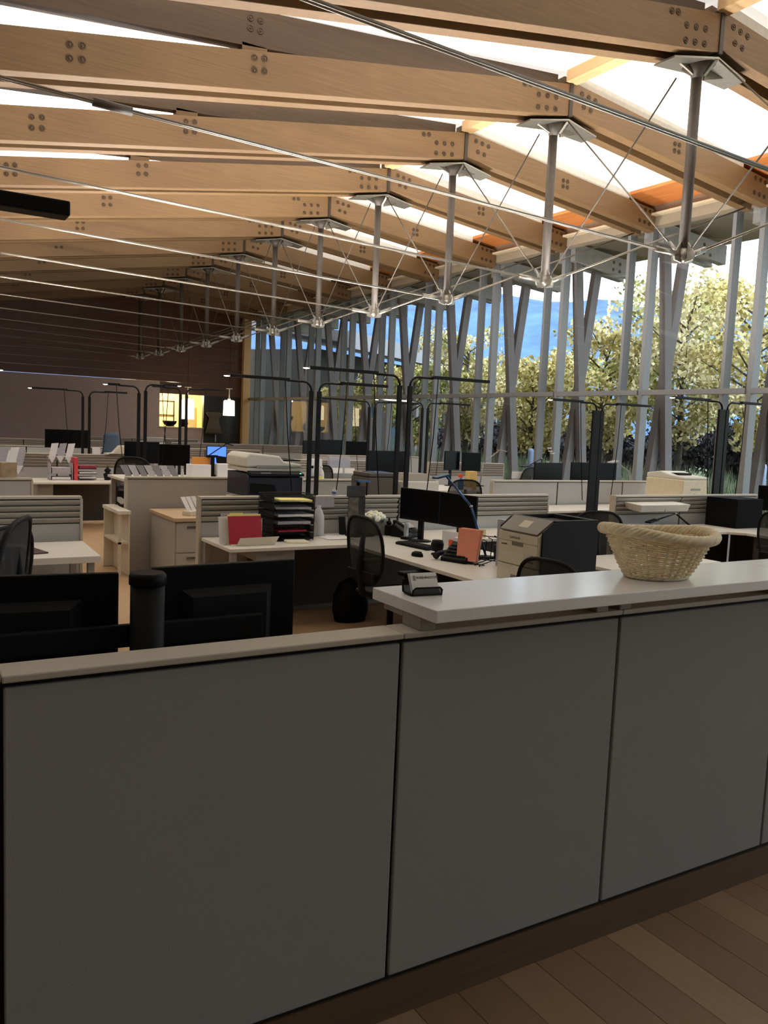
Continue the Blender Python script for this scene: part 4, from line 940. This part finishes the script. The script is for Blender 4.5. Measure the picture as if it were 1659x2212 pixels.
dph = thing('desk_phone', 'black telephone handset sticking up over the slatted screen', 'phone', (10.42, 8.3, .74), .6)
B(-.1, .1, -.09, .09, 0, .05).build('body', blk, dph, bev=.005); MB().tube([(-.08, 0, .05), (.05, 0, .2), (.09, 0, .24)], [.02, .018, .024], 8).build('handset', blk, dph)
monitor('black screen on the pale panelled screen nearer the chair', (9.2, 10.15, .74), .1, .66, .36, .42, group='twin screens beyond the pale panelled screen')
monitor('wide black screen on the pale panelled screen beside the gantry post', (10.3, 10.25, .74), -.05, 1.0, .4, .41, group='twin screens beyond the pale panelled screen')
desk('white desk beyond the pale panelled screen', [(7.6, 9.6), (11.1, 9.6), (11.1, 10.6), (7.6, 10.6)], legs=[(7.65, 10.5), (11.05, 10.5)])
task_lamp('grey task lamp with a bent head beside the wide black screen', (10.6, 9.75, .74), 0, [(.1, 0, .02), (-.02, 0, .5), (-.32, .02, .66)], (.12, .07), lamg, paperg)
chair('dark mesh chair left of the pale panelled screen', 7.35, 10.0, 1.2)
chair('black chair with a white sheet over its back beyond the screen', 9.72, 11.62, 1.9, s=1.1)
box_thing('white_sheet', 'white sheet draped before the black chair back', 'paper', (9.6, 11.3, 1.0), (.4, .02, .12), paper)
box_thing('yellow_carton', 'yellow and white carton beside the black chair', 'carton', (9.05, 12.0, .74), (.16, .14, .34), M('carton_yellow', (214, 184, 110), .7))

# middle row with the spray bottle
desk('white desk with the spray bottle behind the printers', [(7.0, 11.9), (9.25, 11.9), (9.25, 13.2), (7.0, 13.2)], legs=[(9.2, 11.95), (7.05, 11.95)], modesty=[(7.1, 9.1, 12.9, 12.93, .05, .7)])
sb = thing('spray_bottle', 'blue spray bottle with a red and white trigger', 'bottle', (8.9, 12.1, .74))
MB().lathe([(.045, 0), (.05, .02), (.05, .14), (.02, .2), (.02, .22)], 14).build('body', M('liquid_blue', (60, 110, 170), .2), sb); MB().hexa([(-.05, -.015, .22), (.03, -.015, .22), (.03, .015, .22), (-.05, .015, .22), (-.07, -.012, .27), (.02, -.012, .28), (.02, .012, .28), (-.07, .012, .27)]).build('trigger', M('trigger_red', (214, 70, 50), .5), sb)
monitor('large dark screen seen behind the gantry post', (7.38, 12.1, .74), .05, .86, .42, .45)
monitor('black screen of the angled pair beside the spray bottle', (9.3, 12.95, .74), .25, .44, .36, .48, group='angled pair beside the spray bottle')
monitor('black screen of the angled pair nearer the glass', (9.72, 12.9, .74), -.1, .42, .36, .46, group='angled pair beside the spray bottle')
box_thing('paper_bag', 'tan crumpled bag on the desk behind the spray bottle', 'bag', (8.25, 12.5, .74), (.4, .3, .15), M('bag_tan', (160, 138, 110), .9, 0, .2), .2)
box_thing('paper_stack', 'white papers on the desk beside the spray bottle', 'paper', (9.08, 12.05, .74), (.28, .2, .05), paper, .3)
task_lamp('grey task lamp stretching from the angled screens', (9.95, 12.9, .74), 0, [(0, 0, .02), (.05, 0, .45), (.45, .02, .7)], (.15, .06), lamg, lamg)
task_lamp('black task lamp with a tent-shaped head near the glass', (10.95, 12.3, .74), 0, [(0, 0, .02), (0, 0, .58), (-.3, .02, .44)], (.16, .1), blk)
desk('white window desk beyond the angled screens', [(10.2, 11.8), (12.4, 11.8), (12.4, 12.9), (10.2, 12.9)], legs=[(10.3, 11.9), (12.3, 11.9)])
orch = thing('orchid', 'white orchid standing by the glass wall', 'plant', (11.35, 12.5, .74))
MB().lathe([(.06, 0), (.08, .14), (.0, .13)], 12).build('pot', paperg, orch); MB().tube([(0, 0, .1), (.02, 0, .5), (-.06, 0, .78)], [.006, .005, .003], 5).build('stem', M('stem_green', (80, 100, 60), .7), orch)
for i, (x, z) in enumerate(((-.06, .78), (-.03, .72), (.02, .68), (.1, .34), (.15, .3), (.05, .33))): MB().lathe([(.0, 0), (.035, .012), (.05, .0), (.03, -.012), (0, -.01)], 7, (x, -.02, z)).build('flower', paper, orch)
screen_wall('slatted screen near the glass behind the angled screens', 9.9, 11.9, 14.6, slat_n=5)
screen_wall('slatted screen behind the brown printer in the middle row', 6.2, 8.5, 14.7, seams=(7.2,))
box_thing('plastic_tray', 'clear plastic brochure tray hanging on the middle slatted screen', 'tray', (7.75, 14.6, .95), (.46, .1, .24), M('plastic_clear', (190, 190, 205), .3, 0, .05, alpha=.6))
for i in range(2): box_thing('pad_white', ['white zigzag pad under the clear brochure tray', 'white zigzag pad beside the first one under the tray'][i], 'paper', (7.68+.26*i, 14.52, .86), (.22, .06, .1), paper)
desk('white desk in front of the middle slatted screen', [(5.2, 13.7), (8.4, 13.7), (8.4, 14.6), (5.2, 14.6)], legs=[(5.3, 13.8), (8.3, 13.8)])
chair('grey chair back before the middle slatted screen', 6.6, 13.4, 1.6)
screen_wall('pale screen in the far middle row behind the gantry posts', 8.2, 11.4, 17.2, slats=False, seams=(9.3, 10.4))
monitor('dark screen of the far middle row beside the gantry posts', (9.2, 17.8, .74), .1, .7, .4, .5, group='dark screens of the far middle row')
monitor('dark screen of the far middle row nearer the glass', (9.95, 17.8, .74), -.1, .62, .4, .48, group='dark screens of the far middle row')
monitor('bluish dark screen at the end of the far middle row', (8.65, 17.7, .74), .25, .5, .34, .5)
screen_wall('slatted screen in the far middle row behind the copier', 5.4, 8.0, 19.2, seams=(6.6,))
screen_wall('pale screen before the dark glazed door', 7.2, 12.4, 23.8, seams=(8.6, 10.0))
desk('white desk of the far middle row', [(8.2, 17.3), (11.4, 17.3), (11.4, 18.2), (8.2, 18.2)], legs=[(8.3, 18.1), (11.3, 18.1)])
box_thing('paper_holder', 'white upright paper holder behind the gantry post', 'holder', (5.14, 10.4, .98), (.2, .1, .34), paper, .3)
box_thing('cabinet_low', 'low cabinet under the bottles behind the copier', 'cabinet', (5.0, 10.1, 0), (1.0, .5, .98), slatm)
for i, (x, lb, m) in enumerate(((4.9, 'dark-labelled bottle on the low cabinet', M('label_dark', (40, 44, 60), .5)), (5.03, 'white lotion bottle with a yellow band on the low cabinet', yel))): bottle(lb, (x, 9.97, .98), .27, .04, paper if i else None, blk if i == 0 else paper, m)

# ------------------------------------------------------------------ left middle distance
desk('long white desk with paper sorters in the left aisle', [(1.98, 13.58), (3.22, 13.58), (3.4, 14.5), (1.98, 14.5)], legs=[(2.02, 13.65), (3.15, 13.65)], modesty=[(2.1, 3.4, 14.3, 14.33, .05, .7)], drawers=[(2.05, 2.3, 13.75, 14.3, .05, .69)])
srt = thing('paper_sorter', 'grey two-level sorter full of papers on the far white desk', 'sorter', (2.47, 14.15, .74))
for z in (0, .1): B(-.17, .17, -.13, .13, z, z+.008).build('level', lamg, srt)
for x in (-.17, .16): B(x, x+.01, -.13, .13, 0, .27).build('side_panel', paperg, srt)
B(-.14, .14, -.12, .1, .108, .2).build('papers', paperg, srt); B(-.14, .14, -.12, .1, .01, .05).build('papers', paper, srt)
rbk = one('red_binder', 'red binder upright beside the paper sorter', 'binder', B(-.03, .03, -.13, .13, 0, .36), M('binder_red', (204, 62, 72), .6), (2.69, 14.15, .74), 0, None, .003)
t3 = thing('tray_stack', 'black tray stack with maroon folders beside the red binder', 'tray', (2.87, 14.15, .74))
for i in range(3): B(-.14, .14, -.13, .13, .02+i*.08, .03+i*.08).build('tray', blk, t3); B(-.13, .13, -.14, .1, .032+i*.08, .05+i*.08+.02*(i == 2)).build('papers', paper if i < 2 else M('maroon2', (120, 30, 50), .7), t3)
one('cup_plant', 'dark plant pot at the end of the far white desk', 'plant', MB().lathe([(.05, 0), (.07, .1), (.03, .12), (.06, .16), (.02, .2), (0, .24)], 12), blk2, (3.2, 14.1, .74))
one('orange_cone', 'tiny orange marker on the end of the far white desk', 'cone', MB().lathe([(.03, 0), (.005, .09), (0, .09)], 10), oran, (3.36, 13.75, .74))
def zig(label, x, y, z, n, s=1.0, rz=0):
    t = thing('brochure_rack', label, 'rack', (x, y, z), rz)
    for i in range(n):
        a = i*.13*s; MB().hexa([(a, -.02, 0), (a+.1*s, -.02, 0), (a+.1*s, -.012, 0), (a, -.012, 0), (a+.06*s, .02, .26*s), (a+.17*s, .02, .27*s), (a+.17*s, .028, .27*s), (a+.06*s, .028, .26*s)]).build('brochure', paper if i % 2 == 0 else paperg, t)
        MB().prism([(a-.01, .06*s), (a+.12*s, .06*s), (a+.055*s, -.06*s)], 'y', -.05, -.03).build('pocket', paper, t)
    B(-.02, n*.13*s, -.01, .03, -.02, .06*s).build('back_panel', lamg, t)
    return t
screen_wall('slatted screen hung with white brochure pockets in the left aisle', -1, 3.92, 15.3, seams=(2.62,))
zig('white brochure pockets above the paper sorter', 2.36, 14.6, 1.04, 3, 1.0)
zig('white brochure pockets cut by the photo edge', 1.0, 10.6, 1.12, 4, .85)
zig('second row of white pockets at the photo edge behind the screen', 1.02, 10.3, 1.18, 3, .8)
desk('white desk behind the plain screen at the photo edge', [(-.5, 9.6), (1.6, 9.6), (1.6, 10.7), (-.5, 10.7)], legs=[(1.55, 9.7)])
box_thing('carton', 'tan open carton with paper on the plain screen at the edge', 'box', (1.15, 9.52, 1.107), (.16, .05, .16), M('bag_tan', (160, 138, 110)), .2)
chair('tall black chair before the far white desk', 3.27, 12.25, .9, s=1.12)
screen_wall('plain pale screen with dark joint beyond the brochure pockets', -1, 4.75, 18.7, slats=False, seams=(2.6, 3.9))
screen_wall('slatted screen in the distance before the pale far wall', -1, 5.2, 23.5, seams=(3.2,))
screen_wall('farthest slatted screen before the pale far wall', 5.2, 9.2, 27.5, seams=(7,))
desk('far desk carrying the wide dark screen', [(1.5, 17.2), (3.92, 17.2), (3.92, 18.6), (1.5, 18.6)], legs=[(1.6, 17.3), (3.85, 17.3)])
monitor('wide dark screen before the pale far wall', (3.19, 17.5, .74), .03, .84, .36, .56)
box_thing('white_carton', 'small white carton beside the wide dark screen', 'box', (3.72, 17.4, .74), (.14, .12, .4), paper)
one('blue_seat', 'blue-grey armchair with a wrapped back before the far wall', 'chair', MB().lathe([(.24, 0), (.26, .35), (.25, .55), (.2, .62), (.19, .95), (.12, 1.02), (0, 1.03)], 14, (0, 0, 0), .9, .8), M('seat_blue', (58, 72, 92), .8), (4.2, 18.2, .42))
bt = thing('beige_tray', 'cream slanted tray on the slatted screen beside the dark pair', 'tray', (3.68, 15.34, 1.107))
MB().prism([(-.25, 0), (.13, 0), (.13, .16), (.0, .16), (-.12, .03), (-.25, .02)], 'y', -.1, .1).build('body', lamc, bt, bev=.006); B(-.2, .1, -.11, -.1, .0, .012).build('base_line', blk2, bt)
desk('white desk under the dark screen pair in the left aisle', [(3.27, 12.95), (4.6, 12.95), (4.6, 13.55), (3.27, 13.55)], legs=[(3.31, 13.0), (4.55, 13.0)])
monitor('black screen of the left aisle pair nearer the chair', (3.52, 13.2, .74), .04, .55, .34, .5, group='dark pair in the left aisle')
monitor('black screen of the left aisle pair nearer the blue screen', (4.03, 13.2, .74), -.1, .5, .34, .47, group='dark pair in the left aisle')
blue = ME('screen_blue', (72, 118, 240), 1.1)
monitor('lit blue computer screen behind the white bins', (4.88, 13.6, .74), .05, .36, .32, .46, lit=blue)
desk('white desk carrying the lit blue screen', [(4.65, 12.9), (5.1, 12.9), (5.1, 13.9), (4.65, 13.9)], legs=[(4.7, 13.0)])
task_lamp('black task lamp crossing the lit blue screen', (4.45, 12.98, .74), 0, [(0, 0, .02), (.02, 0, .45), (.38, .03, .68)], (.1, .04))
desk('white desk on the far side of the plain beige screen', [(2.45, 9.84), (4.3, 9.84), (4.3, 10.8), (2.45, 10.8)], z=1.06, legs=[(2.5, 10.7), (4.25, 10.7)], name='high_worktop')
for i in range(7):
    o = thing('leaflet', 'grey leaflet on the beige screen, %s of the leaning row from its open end' % ('first', 'second', 'third', 'fourth', 'fifth', 'sixth', 'last')[i], 'leaflet', (2.44+i*.093, 9.95, 1.06), 0, 'leaning leaflets on the beige screen')
    MB().hexa([(.04, -.03, 0), (.11, -.03, 0), (.11, -.02, 0), (.04, -.02, 0), (-.03, .06, .165), (.055, .06, .165), (.055, .07, .165), (-.03, .07, .165)]).build('cover', paperg if i % 2 else M('leaflet_grey', (120, 118, 122), .8), o)
box_thing('white_bin', 'white bin holding an orange envelope on the beige screen', 'bin', (3.46, 10.3, 1.06), (.26, .2, .17), paper)
box_thing('envelope', 'orange manila envelope rising from the white bin', 'envelope', (3.49, 10.3, 1.075), (.24, .03, .245), envl)
box_thing('white_bin', 'plain white box beside the black gadget on the beige screen', 'bin', (3.8, 10.3, 1.06), (.25, .2, .18), paper)
one('tape_stand', 'black upright gadget between the two white bins', 'stand', MB().box(-.03, .03, -.04, .04, 0, .04).box(-.02, .02, -.02, .02, .04, .26).box(-.07, .06, -.03, .03, .26, .29), blk, (3.635, 10.28, 1.06))
bottle('small pump bottle on the high worktop', (3.22, 10.2, 1.06), .11, .02)
one('black_card_box', 'black open box behind the plain white bin', 'box', MB().hexa([(-.12, -.06, 0), (.12, -.06, 0), (.12, .06, 0), (-.12, .06, 0), (-.15, -.08, .27), (.15, -.08, .24), (.15, .08, .24), (-.15, .08, .27)]), blk, (3.95, 10.55, 1.06))
fp = thing('small_printer', 'white desktop printer on the far counter before the half wall', 'printer', (5.6, 20.1, .98))
B(-.25, .25, -.2, .2, 0, .24).build('body', whitep, fp, bev=.01); B(-.2, .22, -.22, .1, .24, .34).build('top', lamg, fp, bev=.01)
box_thing('far_counter', 'low cabinet carrying the far white printer', 'cabinet', (5.6, 20.2, 0), (1.4, .6, .98), slatm)
# pendants by the far wall
def pendant(label, x, y, z0, z1, r):
    t = thing('pendant_lamp', label, 'lamp', (x, y, 0))
    MB().cyl((0, 0, z1+.02), (0, 0, z1+.42), .018, 8).build('stem', whitep, t); MB().lathe([(.03, z1-.01), (.06, z1+.05), (.03, z1+.08)], 12).build('holder', whitep, t)
    MB().lathe([(r*1.06, z0), (r, z1-.03), (r*.8, z1)], 18).build('shade', ME('shade_glow', (255, 236, 190), 5), t)
    MB().lathe([(.12, z1+.42), (.12, z1+.44)], 14).build('ceiling_plate', whitep, t); MB().cyl((0, 0, z1+.43), (0, 0, 7.0), .006, 5).build('cable', blk, t)
    return t
pendant('glowing white pendant shade before the dark door', 11.2, 30.0, 1.97, 2.54, .2)
pendant('long glowing pendant shade before the lit kitchen opening', 9.62, 30.0, 1.78, 2.5, .22)
one('costume_form', 'pale dress-like form hanging beside the dark door under the pendant', 'dress', MB().lathe([(.36, 0), (.26, .3), (.2, .6), (.3, .72), (.34, .82), (.12, .86), (0, .86)], 14, (0, 0, 0), 1, .3), M('dress_pale', (92, 84, 74), .9, 0, .15, 12), (11.5, 32.45, 1.25))
one('kitchen_plant', 'dark potted plant on the counter of the lit opening', 'plant', MB().lathe([(.12, 0), (.2, .12), (.16, .3), (.05, .45), (0, .5)], 10), blk2, (10.35, 32.78, 1.465))
one('kitchen_bowl', 'dark leafy bowl on the counter beside the plant', 'plant', MB().lathe([(.1, 0), (.25, .1), (.3, .22), (.1, .2), (0, .15)], 10), blk2, (9.8, 32.78, 1.465))
